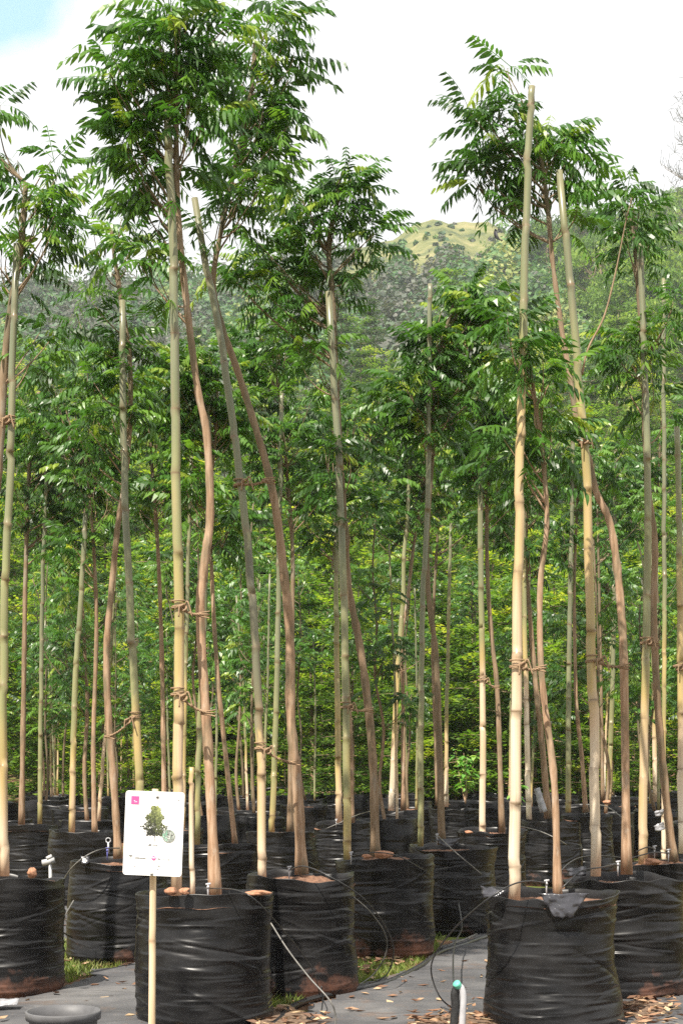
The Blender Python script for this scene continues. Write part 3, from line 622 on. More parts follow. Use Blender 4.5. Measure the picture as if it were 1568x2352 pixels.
# other canes
stake([(442, 2062), (441, 1900), (440, 1762)], 5.95, 12, 11, 'short tan bamboo cane right of the tall yellow stake, in the bag behind the sign', 'bamboo stakes', dd=-.02)
stake([(1566, 1960), (1562, 1600), (1560, 1300), (1553, 980)], 8.4, 18, 13, 'bamboo stake cut off by the right edge of the photo', 'bamboo stakes')
stake([(1523, 1990), (1524, 1500), (1524, 1000), (1523, 640)], 11, 11, 9, 'bamboo stake with a grey top standing clear near the right edge', 'bamboo stakes')
for a, b, d, ra, rb, lab in (
    ((410, 1392), (467, 1412), 5.9, 12, 11, 'upper coir rope on the tall yellow stake, with a loose loop'),
    ((408, 1592), (478, 1638), 5.9, 12, 14, 'lower coir rope hanging slack between yellow stake and bent trunk'),
    ((598, 1716), (676, 1752), 6.65, 10, 13, 'coir rope low on the black blotched stake and leaning trunk'),
    ((549, 1112), (617, 1104), 6.65, 9, 12, 'coir rope high on the black blotched stake and leaning trunk'),
    ((1186, 1528), (1241, 1535), 5.85, 13, 9, 'coir rope round the tall pale stake and the crooked trunk'),
    ((1358, 1516), (1431, 1531), 6.55, 11, 10, 'coir rope round the cream stake and its brown trunk, low down'),
    ((1342, 1016), (1338, 1012), 6.55, 12, 11, 'coir rope high on the cream stake, just under the leaves'),
    ((312, 1645), (252, 1692), 7.75, 10, 9, 'coir rope slanting from the olive stake down to a thin trunk, left of the sign'),
    ((794, 1622), (845, 1631), 7.85, 9, 10, 'coir rope round the grey-green stake in the middle'),
    ((1482, 1474), (1502, 1478), 7.55, 10, 10, 'coir rope round the greenish stake near the right edge'),
    ((25, 968), (4, 968), 6.65, 9, 9, 'coir rope round stake and trunk at the left edge'),
    ((1107, 1560), (1138, 1578), 10.85, 8, 7, 'coir rope on the tan stake left of the tall pale stake'),
    ((912, 1536), (922, 1538), 13.95, 7, 6, 'coir rope on the leaning yellow stake in the middle distance'),
    ((1562, 1535), (1556, 1530), 8.35, 9, 9, 'coir rope with hanging ends at the right edge')):
    rope(a, b, d, ra, rb, lab)

# ------------------------------------------------------------------ back rows: copies of a few kinds
def neem_kind(seed):
    rng = np.random.default_rng(seed); h = rng.uniform(4.5, 5.3); z0 = .64
    pts = [np.array([0, 0, z0])]
    for z in np.linspace(1.2, h - .3, 6): pts.append(np.array([rng.normal(0, .05) + .03 * math.sin(z * 2 + seed), rng.normal(0, .04), z]))
    tr = spline(pts, 5); mb = MB(); tube(mb, tr, np.linspace(.024, .010, len(tr)), 8)
    bl = []
    for _ in range(6):
        z = rng.uniform(2.2, h - .35); bl.append((np.array([rng.normal(0, .18), rng.normal(0, .18), z]), (.42, .42, .32), int(rng.integers(5, 9))))
    bl.append((np.array([0, 0, h - .1]), (.35, .35, .3), 6))
    br, cw = make_crown(rng, tr, bl, leaves=8, lib=LEAF_LO, scale=1.05)
    r = MB(); c2, _ = cane([(.14, .02, z0), (.12, .01, 2.2), (.04, .0, h - rng.uniform(.3, 1.4))], .021, .013, 8, rng)
    return (mb.mesh('trunk', M_BARK), br.mesh('branches', M_BARK), cw.mesh('crown', M_NEEM, smooth=False), c2.mesh('bamboo_stake', M_BAMBOO))
KINDS = [neem_kind(300 + k) for k in range(6)]
BAGK = [bag_meshes(500 + k, .33, BAGH, 56, 60, creases=.4) for k in range(4)]
taken = [(P(s['bag'][0], HZ, s['bag'][1])[0], s['bag'][1] * KD) for s in ST.values()]
rr = random.Random(5)
y = 17.6; row = 0
while y < 37:
    half = .33 * y / KD + 1.2; x = -half + rr.uniform(0, .6)
    while x < half:
        px, py = x + rr.uniform(-.12, .12), y + rr.uniform(-.15, .15)
        if all((px - a) ** 2 + (py - b) ** 2 > 1.0 for a, b in taken) and rr.random() < (.7 if y < 27 else .8):
            taken.append((px, py)); far = 'farthest' if y > 30 else 'dim'
            k = rr.randrange(6)
            t = thing('grow_bag', 'one of many black grow bags crowded in the %s back rows' % far, 'grow bag', (px, py, 0), 'grow bags in the %s back rows' % far)
            t.rotation_euler = (0, 0, rr.uniform(0, 6)); sc = rr.uniform(.94, 1.05); t.scale = (sc, sc, sc)
            f, s_ = BAGK[rr.randrange(4)]; link('sleeve', f, t); link('soil', s_, t)
            if rr.random() > (.66 if y < 27 else .34): x += 1.15; continue
            rz = rr.uniform(0, 6.28); sc = rr.uniform(.82, 1.1)
            t = thing('neem_tree', 'one of many thin staked trees crowded in the %s back rows' % far, 'tree', (px, py, .64 - .64 * sc), 'thin trees in the %s back rows' % far)
            t.rotation_euler = (rr.gauss(0, .02), rr.gauss(0, .02), rz); t.scale = (sc, sc, sc)
            for nm, me in zip(('trunk', 'branches', 'crown'), KINDS[k]): link(nm, me, t)['tone'] = rr.uniform(.3, .85)
            o = link('bamboo_stake', KINDS[k][3], None, (px, py, .64 - .64 * sc)); o.rotation_euler = (rr.gauss(0, .03), rr.gauss(0, .03), rz); o.scale = (sc, sc, sc); o['tone'] = rr.uniform(-.1, .25)
            tagit(o, 'one of many bamboo stakes in the %s back rows of bags' % far, 'bamboo stake', 'bamboo stakes in the %s back rows' % far)
        x += 1.12 if y < 27 else 1.3
    y += 1.3 if y < 27 else 1.55; row += 1

# ------------------------------------------------------------------ grove behind: tiered broadleaf trees
def leaf_clump(rng, n, r, size):
    q = rng.normal(0, 1, (n, 3)); q /= np.linalg.norm(q, axis=1)[:, None]; q *= (rng.uniform(0, 1, n) ** .4)[:, None] * r
    return q, size * rng.uniform(.6, 1.35, n)
def quads(mb, pos, size, tint, rng, flat=.55, asp=.55, out=None):
    n = len(pos); nr = rng.normal(0, 1, (n, 3)) * [1 - flat * .4, 1 - flat * .4, 1]; nr[:, 2] = np.abs(nr[:, 2]) + flat
    if out is not None: nr = out / (np.linalg.norm(out, axis=1)[:, None] + 1e-9) + rng.normal(0, .38, (n, 3))
    nr /= np.linalg.norm(nr, axis=1)[:, None]
    a = np.cross(nr, rng.normal(0, 1, (n, 3))); a /= np.linalg.norm(a, axis=1)[:, None]; b = np.cross(nr, a)
    s = np.asarray(size)[:, None]; a = a * s; b = b * s * asp
    V = np.stack([pos - a, pos - b * .9 + a * .1, pos + a, pos + b * .9 + a * .1], 1).reshape(-1, 3)
    mb.add(V, np.arange(n * 4).reshape(-1, 4), (), np.repeat(np.clip(tint, 0, 1), 4))
def grove_kind(seed, h, tiers, nl, spread, leaf=.085, tone=.0):
    rng = np.random.default_rng(seed); tr = spline([(0, 0, -.3), (rng.normal(0, .1), rng.normal(0, .1), h * .4), (rng.normal(0, .15), rng.normal(0, .15), h * .98)], 8)
    tb, br, cr_ = MB(), MB(), MB(); tube(tb, tr, np.linspace(.022 * h * .55, .015, len(tr)), 8)
    for k in range(tiers):
        f = k / (tiers - 1); z = h * (.16 + .82 * f); rad = spread * (1 - .75 * f ** 1.4) * rng.uniform(.8, 1.15)
        nb = int(rng.integers(4, 7)); a0 = rng.uniform(0, 6.28)
        for j in range(nb):
            az = a0 + j * 6.283 / nb + rng.normal(0, .25); L = rad * rng.uniform(.6, 1.1)
            o = np.array([np.interp(z, tr[:, 2], tr[:, 0]), np.interp(z, tr[:, 2], tr[:, 1]), z]); dr = np.array([math.cos(az), math.sin(az), rng.uniform(-.02, .32)])
            c = o + np.linspace(0, 1, 6)[:, None] * dr * L; c[:, 2] -= np.linspace(0, 1, 6) ** 2 * L * .12
            tube(br, c, np.linspace(.02, .006, 6), 5, 0, False)
            tv = rng.uniform(.0, .72) + tone + .18 * (f - .5)
            for g in range(int(2 + L * 2.2)):
                s = rng.uniform(.3, 1.05); q = c[min(5, int(s * 5))] + rng.normal(0, .16, 3) * [1, 1, .4]
                pz, sz = leaf_clump(rng, nl, .36, leaf); pz = pz * [1.15, 1.15, .42] + q
                quads(cr_, pz, sz, tv + rng.normal(0, .1, nl) + rng.normal(0, .06), rng, 1.0)
    tube(br, tr[5:], .004, 4, 0, False)
    return tb.mesh('trunk', M_BARK), br.mesh('branches', M_BARK), cr_.mesh('crown', M_FOREST, smooth=False)
GROVE = [grove_kind(700 + k, h, t, 26, s, tone=tn) for k, (h, t, s, tn) in enumerate(((6.5, 10, 1.7, .08), (7.5, 11, 2.0, -.16), (5.6, 9, 1.6, .22), (8.2, 12, 2.1, -.26), (6.8, 10, 1.9, .3)))]
GL = ['tiered bright green tree in the grove behind the grow bags', 'dark tiered tree in the grove behind the grow bags', 'small yellow-green tree in the grove behind the grow bags',
      'tall dark green tree in the grove behind the grow bags', 'yellow-green layered tree in the grove behind the grow bags']
yy = 38.5
while yy < 150:
    sp = 2.15 + (yy - 38) * .036; half = .325 * yy / KD + 1.5; xx = -half + rr.uniform(0, sp)
    while xx < half:
        px, py = xx + rr.uniform(-.35, .35) * sp, yy + rr.uniform(-.4, .4) * sp
        k = rr.randrange(5); sc = rr.uniform(.85, 1.2) * (1 + max(0, yy - 60) * .005)
        if rr.random() < (.95 if yy < 100 else .75):
            t = thing('grove_tree', GL[k], 'tree', (px, py, float(terrain(px, py)) - .1), ('grove trees of the kind: ' + GL[k].split(' in ')[0]))
            t.rotation_euler = (0, 0, rr.uniform(0, 6.28)); t.scale = (sc, sc, sc * rr.uniform(.9, 1.1))
            for nm, me in zip(('trunk', 'branches', 'crown'), GROVE[k]): link(nm, me, t)
        xx += sp
    yy += sp * 1.15
for _ in range(46):                                     # low young ones right behind the last bags
    py = rr.uniform(28, 38.5); px = rr.uniform(-.31, .31) * py / KD; k = rr.choice((0, 1, 2, 3, 4)); sc = rr.uniform(.45, .72)
    if any((px - a) ** 2 + (py - b) ** 2 < .2 for a, b in taken): continue
    t = thing('grove_tree', 'low tiered young tree among the last rows of grow bags', 'tree', (px, py, 0), 'low young trees among the last rows of bags')
    t.rotation_euler = (0, 0, rr.uniform(0, 6.28)); t.scale = (sc * 1.15, sc * 1.15, sc)
    for nm, me in zip(('trunk', 'branches', 'crown'), GROVE[k]): link(nm, me, t)
# big olive trees on the right-hand slope, and the feathery one at the edge
def big_kind(seed, h, n, nl, leaf, tone):
    rng = np.random.default_rng(seed); tb, cr_, br = MB(), MB(), MB()
    tr = spline([(0, 0, -1), (.2, 0, h * .35), (rng.normal(0, .5), .2, h * .8)], 6); tube(tb, tr, np.linspace(.3, .08, len(tr)), 8)
    for _ in range(n):
        q = rng.normal(0, 1, 3); q /= np.linalg.norm(q); c = np.array([0, 0, h * .6]) + q * [h * .36, h * .36, h * .36] * rng.uniform(.35, 1) ** .5
        a = tr[int(rng.integers(5, len(tr)))]; tube(br, spline([a, (a + c) / 2 + [0, 0, -.2], c], 4), np.linspace(.07, .02, 9), 5, 0, False)
        pz, sz = leaf_clump(rng, nl, h * .12, leaf); quads(cr_, pz * [1.2, 1.2, .75] + c, sz, rng.uniform(.15, .6) + tone + rng.normal(0, .1, nl), rng, out=pz)
    tube(br, tr[4:], .02, 4, 0, False)
    return tb.mesh('trunk', M_BARK), br.mesh('branches', M_BARK), cr_.mesh('crown', M_FOREST, smooth=False)
BIG = [big_kind(900, 9, 40, 120, .2, -.05), big_kind(901, 11, 46, 120, .22, .05), big_kind(902, 8, 34, 110, .2, -.15)]
BT = ['rounded olive tree on the right-hand slope', 'large spreading olive tree on the right-hand slope', 'dark olive tree on the right-hand slope']
for px, py, d, k, sc in ((1400, 790, 105, 0, .8), (1470, 780, 112, 1, .9), (1545, 770, 108, 2, 1.1), (1430, 690, 128, 1, .95), (1510, 680, 122, 0, 1.2), (1580, 690, 130, 1, 1.1),
                         (1390, 640, 150, 2, 1.2), (1465, 610, 150, 0, 1.3), (1530, 590, 145, 1, 1.2), (1600, 590, 150, 1, 1.3), (1330, 640, 165, 0, 1.2), (1260, 640, 170, 2, 1.2), *[(rr.uniform(1350, 1660), 0, rr.uniform(112, 192), rr.randrange(3), rr.uniform(.7, 1.25)) for _ in range(34)]):
    x_ = (px - CX) / F0 * d; y_ = d * KD; z_ = float(terrain(x_, y_))
    t = thing('hill_tree', BT[k], 'tree', (x_, y_, z_), 'olive green trees on the right-hand slope: ' + BT[k].split(' on ')[0])
    t.scale = (sc,) * 3; t.rotation_euler = (0, 0, rr.uniform(0, 6))
    for nm, me in zip(('trunk', 'branches', 'crown'), BIG[k]): link(nm, me, t)
def feathery():
    rng = np.random.default_rng(77); d = 120; x_ = (1612 - CX) / F0 * d; y_ = d * KD; z_ = float(terrain(x_, y_)); top = P(1590, 190, d)[2]
    h = top - z_; tb, br, cr_ = MB(), MB(), MB(); tr = spline([(0, 0, -1), (.3, 0, h * .5), (0, 0, h)], 8); tube(tb, tr, np.linspace(.35, .03, len(tr)), 8)
    for _ in range(130):
        f = rng.uniform(.45, 1); a = tr[min(len(tr) - 1, int(f * (len(tr) - 1)))]; az = rng.uniform(0, 6.28); L = h * .17 * (1.25 - f) * rng.uniform(.5, 1.2) + 1.0
        c = a + np.linspace(0, 1, 7)[:, None] * np.array([math.cos(az), math.sin(az), .8]) * L; tube(br, c, np.linspace(.04, .01, 7), 4, 0, False)
        for s in range(14):
            q = c[int(rng.integers(2, 7))]; e = q + rng.normal(0, .5, 3) + [0, 0, .45]; tube(cr_, np.array([q, (q + e) / 2 + [0, 0, .06], e]), .022, 3, .35, False)
    t = thing('feathery_tree', 'tall thin feathery tree at the right edge against the white sky', 'tree', (x_, y_, z_))
    link('trunk', tb.mesh('trunk', M_BARK), t); link('branches', br.mesh('branches', M_BARK), t); link('crown', cr_.mesh('crown', M_SCRUB, smooth=False), t)
feathery()
# hillside scrub, one mass nobody could count
def scrub():
    rng = np.random.default_rng(31); mb = MB(); n = 0
    for _ in range(7000):
        d = 85 + 125 * rng.uniform(0, 1) ** .8; px = rng.uniform(-150, 1720); x_ = (px - CX) / F0 * d; y_ = d * KD
        t = (d - 29.5) / 170.5
        bald = 790 + 25 * math.sin(d * .6) < px < 1185 + 20 * math.sin(d) and d > 172 + 9 * math.sin(px * .05) + 5 * math.sin(px * .13)
        if bald and rng.random() < .90 and not (rng.random() < .5 and math.sin(px * .07 + d * .4) > .8): continue
        patch = math.sin(px * .011 + d * .05) + math.sin(px * .023 - d * .083 + 2)
        if patch < -1.1 and rng.random() < .7: continue
        z_ = float(terrain(x_, y_)); r = rng.uniform(.8, 1.9) if rng.random() < .88 else rng.uniform(2.2, 4.2); r = r * 1.0 if not bald else rng.uniform(.2, .65); k = int(40 + 34 * r)
        q = rng.normal(0, 1, (k, 3)); q /= np.linalg.norm(q, axis=1)[:, None]; q[:, 2] = np.abs(q[:, 2]); lump = 1 + .35 * np.sin(q[:, 0] * 5 + px) * np.cos(q[:, 1] * 4)
        q = q * (r * lump * rng.uniform(.45, 1, k) ** .5)[:, None] * [1.1, 1.1, rng.uniform(.8, 1.5)]
        tone = .45 + .26 * patch * .5 + rng.normal(0, .13) + (.24 if px > 1150 else 0)
        quads(mb, q + [x_, y_, z_], np.full(k, .36) * rng.uniform(.6, 1.4, k), tone + rng.normal(0, .06, k), rng, .3, .8, out=q); n += k
    return mb
tagit(link('hillside_scrub', scrub().mesh('hillside_scrub', M_SCRUB, smooth=False)), 'hazy grey-green scrub covering the hillside below the bald top', 'scrub', kind='stuff')

# ------------------------------------------------------------------ sign
def rect_pts(w, h, r, n=6):
    o = []
    for cx_, cz, a in ((w / 2 - r, h / 2 - r, 0), (-w / 2 + r, h / 2 - r, 90), (-w / 2 + r, -h / 2 + r, 180), (w / 2 - r, -h / 2 + r, 270)):
        for k in range(n + 1): t = math.radians(a + 90 * k / n); o.append((cx_ + r * math.cos(t), cz + r * math.sin(t)))
    return np.array(o)
def plate(mb, o2, y0, y1, att=0.0, c=(0, 0)):
    n = len(o2); o2 = o2 + np.asarray(c)
    V = [(x, y0, z) for x, z in o2] + [(x, y1, z) for x, z in o2] + [(c[0], y0, c[1]), (c[0], y1, c[1])]
    T = []; Q = []
    for k in range(n):
        j = (k + 1) % n; T += [(2 * n, k, j), (2 * n + 1, n + j, n + k)]; Q.append((k, n + k, n + j, j))
    mb.add(V, Q, T, att)
SD = 4.05; sc_ = SD / F0
sb = P(352, HZ, SD); sb[2] = 0
sg = thing('plant_sign', 'white plant sign with a tree picture and pink square on a pale wooden post', 'sign', sb)
mb, _ = cane([P(348, 2640, SD) , P(349, 2352, SD), P(352, 2000, SD), P(357, 1812, SD)], 8.4 * sc_, 7.2 * sc_, 14, jit=.0008)
link('post', mb.mesh('post', M_POST, sb), sg)
bc = P(353.5, 1914.5, SD - .028)                       # board centre
bd = bpy.data.objects.new('board', None)
mb = MB(); BW, BH = 135 * sc_, 192 * sc_
plate(mb, rect_pts(BW, BH, 7 * sc_), -.003, .003)
board = link('board', mb.mesh('board', M_SIGN, smooth=False), sg); bpy.data.objects.remove(bd)
board.location = tuple(bc - sb); board.rotation_euler = (math.radians(-1), math.radians(2.1), math.radians(-3))
def spx(x, y):                                          # sign zoom pixels -> board plane (metres)
    return np.array([(x - 783) * .0997 * 1.0, (880 - y) * .0997]) * sc_ * 1.21
U_ = .0997 * sc_ * 1.21
yf = -.0036
def pr(name, m, build): mbx = MB(); build(mbx); return link(name, mbx.mesh(name, m, smooth=False), board)
def f_sq(mb): 
    plate(mb, rect_pts(150 * U_, 155 * U_, 4 * U_), yf - .0006, yf + .0004, 0, spx(408, 262))
pr('pink_square', M_PINK, f_sq)
pr('square_mark', M_SIGN, lambda mb: [plate(mb, rect_pts(w * U_, 9 * U_, 2 * U_, 2), yf - .0010, yf - .0004, 0, spx(x, y_)) for x, y_, w in ((398, 272, 26), (430, 292, 34), (400, 296, 12))])
def f_tree(mb):
    r = np.random.default_rng(8)
    for _ in range(1700):
        v = r.uniform(0, 1); hw = np.interp(v, [0, .2, .5, .8, 1], [45, 115, 165, 215, 130]) ; hw *= 1 + .28 * math.sin(v * 19 + 1) * (r.random() < .8) + r.normal(0, .07); x = 795 + r.uniform(-1, 1) * hw + 14 * math.sin(v * 9); y_ = 358 + v * 560
        s = r.uniform(8, 20) * U_; a = r.uniform(0, 3.14); c = spx(x, y_); z0 = yf - .0004 - r.uniform(0, .0006)
        tt = np.clip(.72 - .85 * v + .22 * (x > 820) + r.normal(0, .13) + .16 * math.sin(x * .06 + y_ * .03) * math.sin(y_ * .05), 0, 1)
        o = [(c[0] + s * math.cos(a + k * 1.5708) * (1 if k % 2 else .55), z0, c[1] + s * math.sin(a + k * 1.5708) * (1 if k % 2 else .55)) for k in range(4)]
        mb.add(o, [(0, 1, 2, 3)], (), tt)
    p0, p1 = spx(805, 900), spx(803, 1040); w = 6 * U_
    mb.add([(p0[0] - w, yf, p0[1]), (p0[0] + w, yf, p0[1]), (p1[0] + w * .8, yf, p1[1]), (p1[0] - w * .8, yf, p1[1])], [(0, 1, 2, 3)], (), 0.0)
pr('tree_picture', M_PTREE, f_tree)
M_ROUND = leaf_mat('print_round', [(0.0, (0.08, 0.08, 0.08)), (0.45, (0.30, 0.33, 0.30)), (0.7, (0.16, 0.42, 0.28)), (1.0, (0.72, 0.74, 0.70))], trans=0.0, rough=.5)
def f_round(mb):
    r = np.random.default_rng(9); t = np.linspace(0, 2 * np.pi, 40, endpoint=False); plate(mb, np.stack([np.cos(t), np.sin(t)], 1) * 122 * U_, yf - .0014, yf + .0002, .35, spx(1070, 915))
    for _ in range(150):
        a, q = r.uniform(0, 6.28), 108 * math.sqrt(r.uniform(0, 1)); x, y_ = 1070 + q * math.cos(a), 915 + q * math.sin(a); s = r.uniform(7, 17) * U_; c = spx(x, y_); b_ = r.uniform(0, 3.1)
        tt = .7 if (x < 1040 and r.random() < .7) else r.choice((.0, .3, 1.0, .5)); z0 = yf - .0016 - r.uniform(0, .0004)
        mb.add([(c[0] + s * math.cos(b_ + k * 1.57) * (1 if k % 2 else .5), z0, c[1] + s * math.sin(b_ + k * 1.57) * (1 if k % 2 else .5)) for k in range(4)], [(0, 1, 2, 3)], (), tt)
pr('round_picture', M_ROUND, f_round)
def f_text(mb):
    r = np.random.default_rng(10)
    for x0, x1, y_, h in ((690, 745, 1100, 30), (772, 855, 1100, 34), (632, 660, 1170, 10), (445, 660, 1352, 20), (880, 995, 1355, 20), (1050, 1105, 1362, 20), (436, 520, 1518, 22), (575, 602, 1478, 10), (880, 938, 1488, 18), (872, 892, 1546, 20), (926, 940, 1546, 20), (1216, 1246, 236, 14)):
        x = x0
        while x < x1:                                   # unreadable small print: strokes of uneven letters
            w = r.uniform(7, 15); hh = h * 1.5 * r.uniform(.55, 1.0)
            if r.random() < .85: plate(mb, rect_pts(w * .7 * U_, hh * U_, 1.5 * U_, 2), yf - .0006, yf + .0003, 0, spx(x + w / 2, y_ + (h - hh) * .4))
            x += w
    t = np.linspace(0, np.pi, 12); plate(mb, np.stack([np.cos(t) * 40, np.sin(t) * 34 - 6], 1) * U_, yf - .0006, yf + .0003, 0, spx(365, 1318)); plate(mb, rect_pts(10 * U_, 58 * U_, 2 * U_, 2), yf - .0006, yf + .0003, 0, spx(365, 1345))
pr('small_print', M_INK, f_text)
t_ = np.linspace(0, 2 * np.pi, 28, endpoint=False)
pr('pink_icon', M_PINK, lambda mb: plate(mb, np.stack([np.cos(t_), np.sin(t_)], 1) * 42 * U_, yf - .0006, yf + .0003, 0, spx(803, 1345)))
pr('icon_bar', M_SIGN, lambda mb: plate(mb, rect_pts(50 * U_, 16 * U_, 4 * U_, 3), yf - .0011, yf - .0004, 0, spx(803, 1338)))
for sx, sy in ((827, 182), (775, 1640)):
    mb = MB(); c = spx(sx, sy)
    for k, (rr_, yy_) in enumerate(((30, -.0008), (26, -.0032), (14, -.0046))): plate(mb, np.stack([np.cos(t_), np.sin(t_)], 1) * rr_ * U_, yf + yy_, yf + .001, 0, c)
    link('screw', mb.mesh('screw', M_STEEL), board)

# ------------------------------------------------------------------ pot, pipe, tubes, small things
def lathe(prof, seg=48):
    mb = MB(); pr_ = np.array(prof); n = len(pr_); a = np.arange(seg) / seg * 2 * np.pi
    V = np.stack([pr_[:, None, 0] * np.cos(a), pr_[:, None, 0] * np.sin(a), np.repeat(pr_[:, None, 1], seg, 1)], -1)
    i, j = np.meshgrid(np.arange(n - 1), np.arange(seg), indexing='ij'); j2 = (j + 1) % seg
    mb.add(V, np.stack([i * seg + j, i * seg + j2, (i + 1) * seg + j2, (i + 1) * seg + j], -1).reshape(-1, 4)); return mb
pd = 5.25; pc = P(146, HZ, pd); pc[2] = .012
pot = thing('plant_pot', 'empty grey plastic pot on the ground at the lower left corner', 'pot', pc)
link('wall', lathe([(0.001, .0), (.135, 0), (.14, .01), (.158, .165), (.172, .167), (.174, .202), (.170, .206), (.163, .204), (.150, .16), (.130, .03), (.001, .028)]).mesh('wall', M_POT), pot)
link('soil_residue', lathe([(0.001, .052), (.06, .055), (.11, .048), (.137, .045)]).mesh('soil_residue', M_SOIL), pot)
# riser pipe
rb_ = G(1058, 2395); rp = thing('riser_pipe', 'bent pale grey water pipe with a green cap, left of the right front bag', 'pipe', rb_)
mb = MB(); dR = rb_[1] / KD
tube(mb, spline([rb_ + [0, 0, -.03], P(1062, 2330, dR), P(1064, 2295, dR), P(1060, 2272, dR), P(1051, 2262, dR)], 6), .0165, 12); link('pipe', mb.mesh('pipe', M_GREYP, rb_), rp)
mb = MB(); tube(mb, spline([P(1053, 2266, dR), P(1047, 2258, dR - .01)], 3), .019, 12); link('cap', mb.mesh('cap', M_GREEN, rb_), rp)
mb = MB(); tube(mb, spline([rb_ + [-.045, .01, 0], P(1045, 2320, dR + .01), P(1044, 2285, dR + .01), P(1049, 2268, dR + .01)], 5), .021, 10); link('hose_sleeve', mb.mesh('hose_sleeve', M_TUBE, rb_), rp)
def line(pts, r, label, m=M_TUBE, drip=None, dm=M_GREYP):
    W_ = [P(*p) if len(p) == 3 else G(p[0], p[1], .012) for p in pts]; b = W_[0].copy()
    t = thing('drip_line', label, 'drip line', b, 'drip irrigation lines'); mb = MB(); tube(mb, spline(W_, 8), r, 7); link('tube', mb.mesh('tube', m, b), t)
    if drip is not None:
        x, y_, d = drip; c = P(x, y_, d); mb = MB(); tube(mb, np.array([c + [0, 0, -.07], c + [0, 0, -.02], c + [0, 0, .018]]), [.003, .005, .004], 8)
        tube(mb, np.array([c + [-.012, 0, .010], c + [.014, 0, .014]]), .0055, 8); tube(mb, np.array([c + [0, -.008, -.004], c + [0, .010, .0]]), .007, 8); link('dripper', mb.mesh('dripper', dm, b), t)
line([(1254, 2028, 5.78), (1215, 2024, 5.7), (1175, 2032, 5.62), (1120, 2065, 5.6), (1050, 2125, 5.75), (1000, 2190, 5.95), (990, 2235, 6.1), (1010, 2290, 6.1), (1046, 2322)], .0042, 'long black drip tube arching from the right front bag to the riser pipe', M_TUBE, (1254, 2028, 5.78), M_WHITEP)
line([(1046, 2300, 5.98), (1040, 2235, 6.2), (1043, 2170, 7.2), (1060, 2130, 8.2), (1052, 2070, 8.5)], .005, 'black tube rising straight behind the riser pipe', M_TUBE)
line([(664, 1998, 6.6), (700, 1990, 6.45), (760, 2015, 6.35), (830, 2060, 6.4), (880, 2120, 6.6), (903, 2180, 6.8), (890, 2235, 6.9), (850, 2262)], .0042, 'drip tube curving from the red soil bag down past the mud stained bag', M_TUBE, (664, 1996, 6.6), M_GREYP)
line([(800, 2050, 6.6), (850, 2095, 6.7), (884, 2145, 6.9), (886, 2190, 7.0), (860, 2235, 7.0), (825, 2262)], .0038, 'paler drip tube hanging beside the mud stained bag', M_GREYTUBE)
line([(478, 2040, 5.9), (540, 2044, 5.65), (585, 2066, 5.58), (640, 2125, 5.7), (690, 2185, 5.9), (722, 2235, 6.1), (735, 2290)], .0035, 'thin dark drip tube leaving the bag behind the sign', M_TUBE, (478, 2036, 5.85), M_GREYP)
line([(622, 2120, 5.75), (660, 2180, 5.7), (710, 2245, 5.65), (755, 2295, 5.6), (770, 2330, 5.6), (768, 2380)], .0042, 'light grey drip tube sweeping down right of the bag behind the sign', M_GREYTUBE)
line([(738, 2265, 6.1), (741, 2300, 6.1), (734, 2348)], .004, 'short black tube dropping to the ground mat in the middle')
line([(275, 1948, 7.6), (235, 1950, 7.5), (195, 1968, 7.45), (160, 2000, 7.5), (135, 2045, 7.7)], .0042, 'drip tube arching left from the half hidden bag beside the sign', M_GREYTUBE, (247, 1952, 7.6), M_BLUEP)
line([(170, 2068, 7.4), (145, 2110, 7.3), (124, 2142, 7.2)], .0042, 'pale straight tube between the two left bags', M_GREYTUBE)
line([(122, 2118, 7.1), (140, 2138, 7.2), (166, 2154, 7.4)], .0045, 'black tube low between the two left bags')
line([(808, 1966, 7.6), (860, 1958, 7.5), (910, 1965, 7.5), (955, 1988, 7.6), (990, 2010, 7.9)], .0038, 'dark drip tube lying along the rim of the mud stained bag', M_TUBE, (806, 1962, 7.7), M_GREYP)
line([(1003, 1918, 8.8), (1032, 1945, 8.5), (1060, 1970, 8.4), (1105, 2008, 8.5)], .0042, 'light tube sloping down the bag right of the mud stained one', M_GREYTUBE, (1003, 1920, 8.8), M_WHITEP)
line([(1415, 1984, 6.45), (1380, 1992, 6.3), (1335, 2000, 6.25), (1300, 2030, 6.2), (1280, 2048, 6.2)], .004, 'drip tube lying on the rim of the bag behind the right front one', M_TUBE, (1418, 1984, 6.45), M_WHITEP)
line([(1440, 1972, 7.2), (1385, 1966, 7.0), (1330, 1970, 6.8), (1292, 1995, 6.6), (1276, 2030, 6.4), (1270, 2044, 6.2)], .004, 'drip tube looping left from the right edge bag', M_TUBE)
line([(1534, 1960, 7.4), (1500, 1958, 7.3), (1465, 1966, 7.2), (1430, 1976, 7.1)], .0042, 'drip tube between the two white drippers of the right edge bag', M_TUBE, (1534, 1956, 7.4), M_WHITEP)
line([(1502, 1950, 7.3), (1485, 1946, 7.25), (1460, 1956, 7.2)], .0042, 'short drip tube beside the greenish stake', M_TUBE, (1502, 1948, 7.35), M_WHITEP)
line([(1195, 1898, 10.6), (1235, 1908, 10.3), (1275, 1925, 10.2), (1300, 1940, 10.3)], .005, 'light drip tube behind the crooked trunk', M_GREYTUBE)
line([(1345, 1848, 13.2), (1390, 1852, 13.0), (1430, 1880, 12.6), (1450, 1900, 12.6)], .006, 'light drip tube behind the brown trunk of the cream stake', M_GREYTUBE)
line([(855, 1862, 13.6), (820, 1872, 11.6), (780, 1890, 11.4), (745, 1905, 11.4)], .005, 'light drip tube in the middle, behind the grey-green stake', M_GREYTUBE, (772, 1885, 11.7), M_WHITEP)
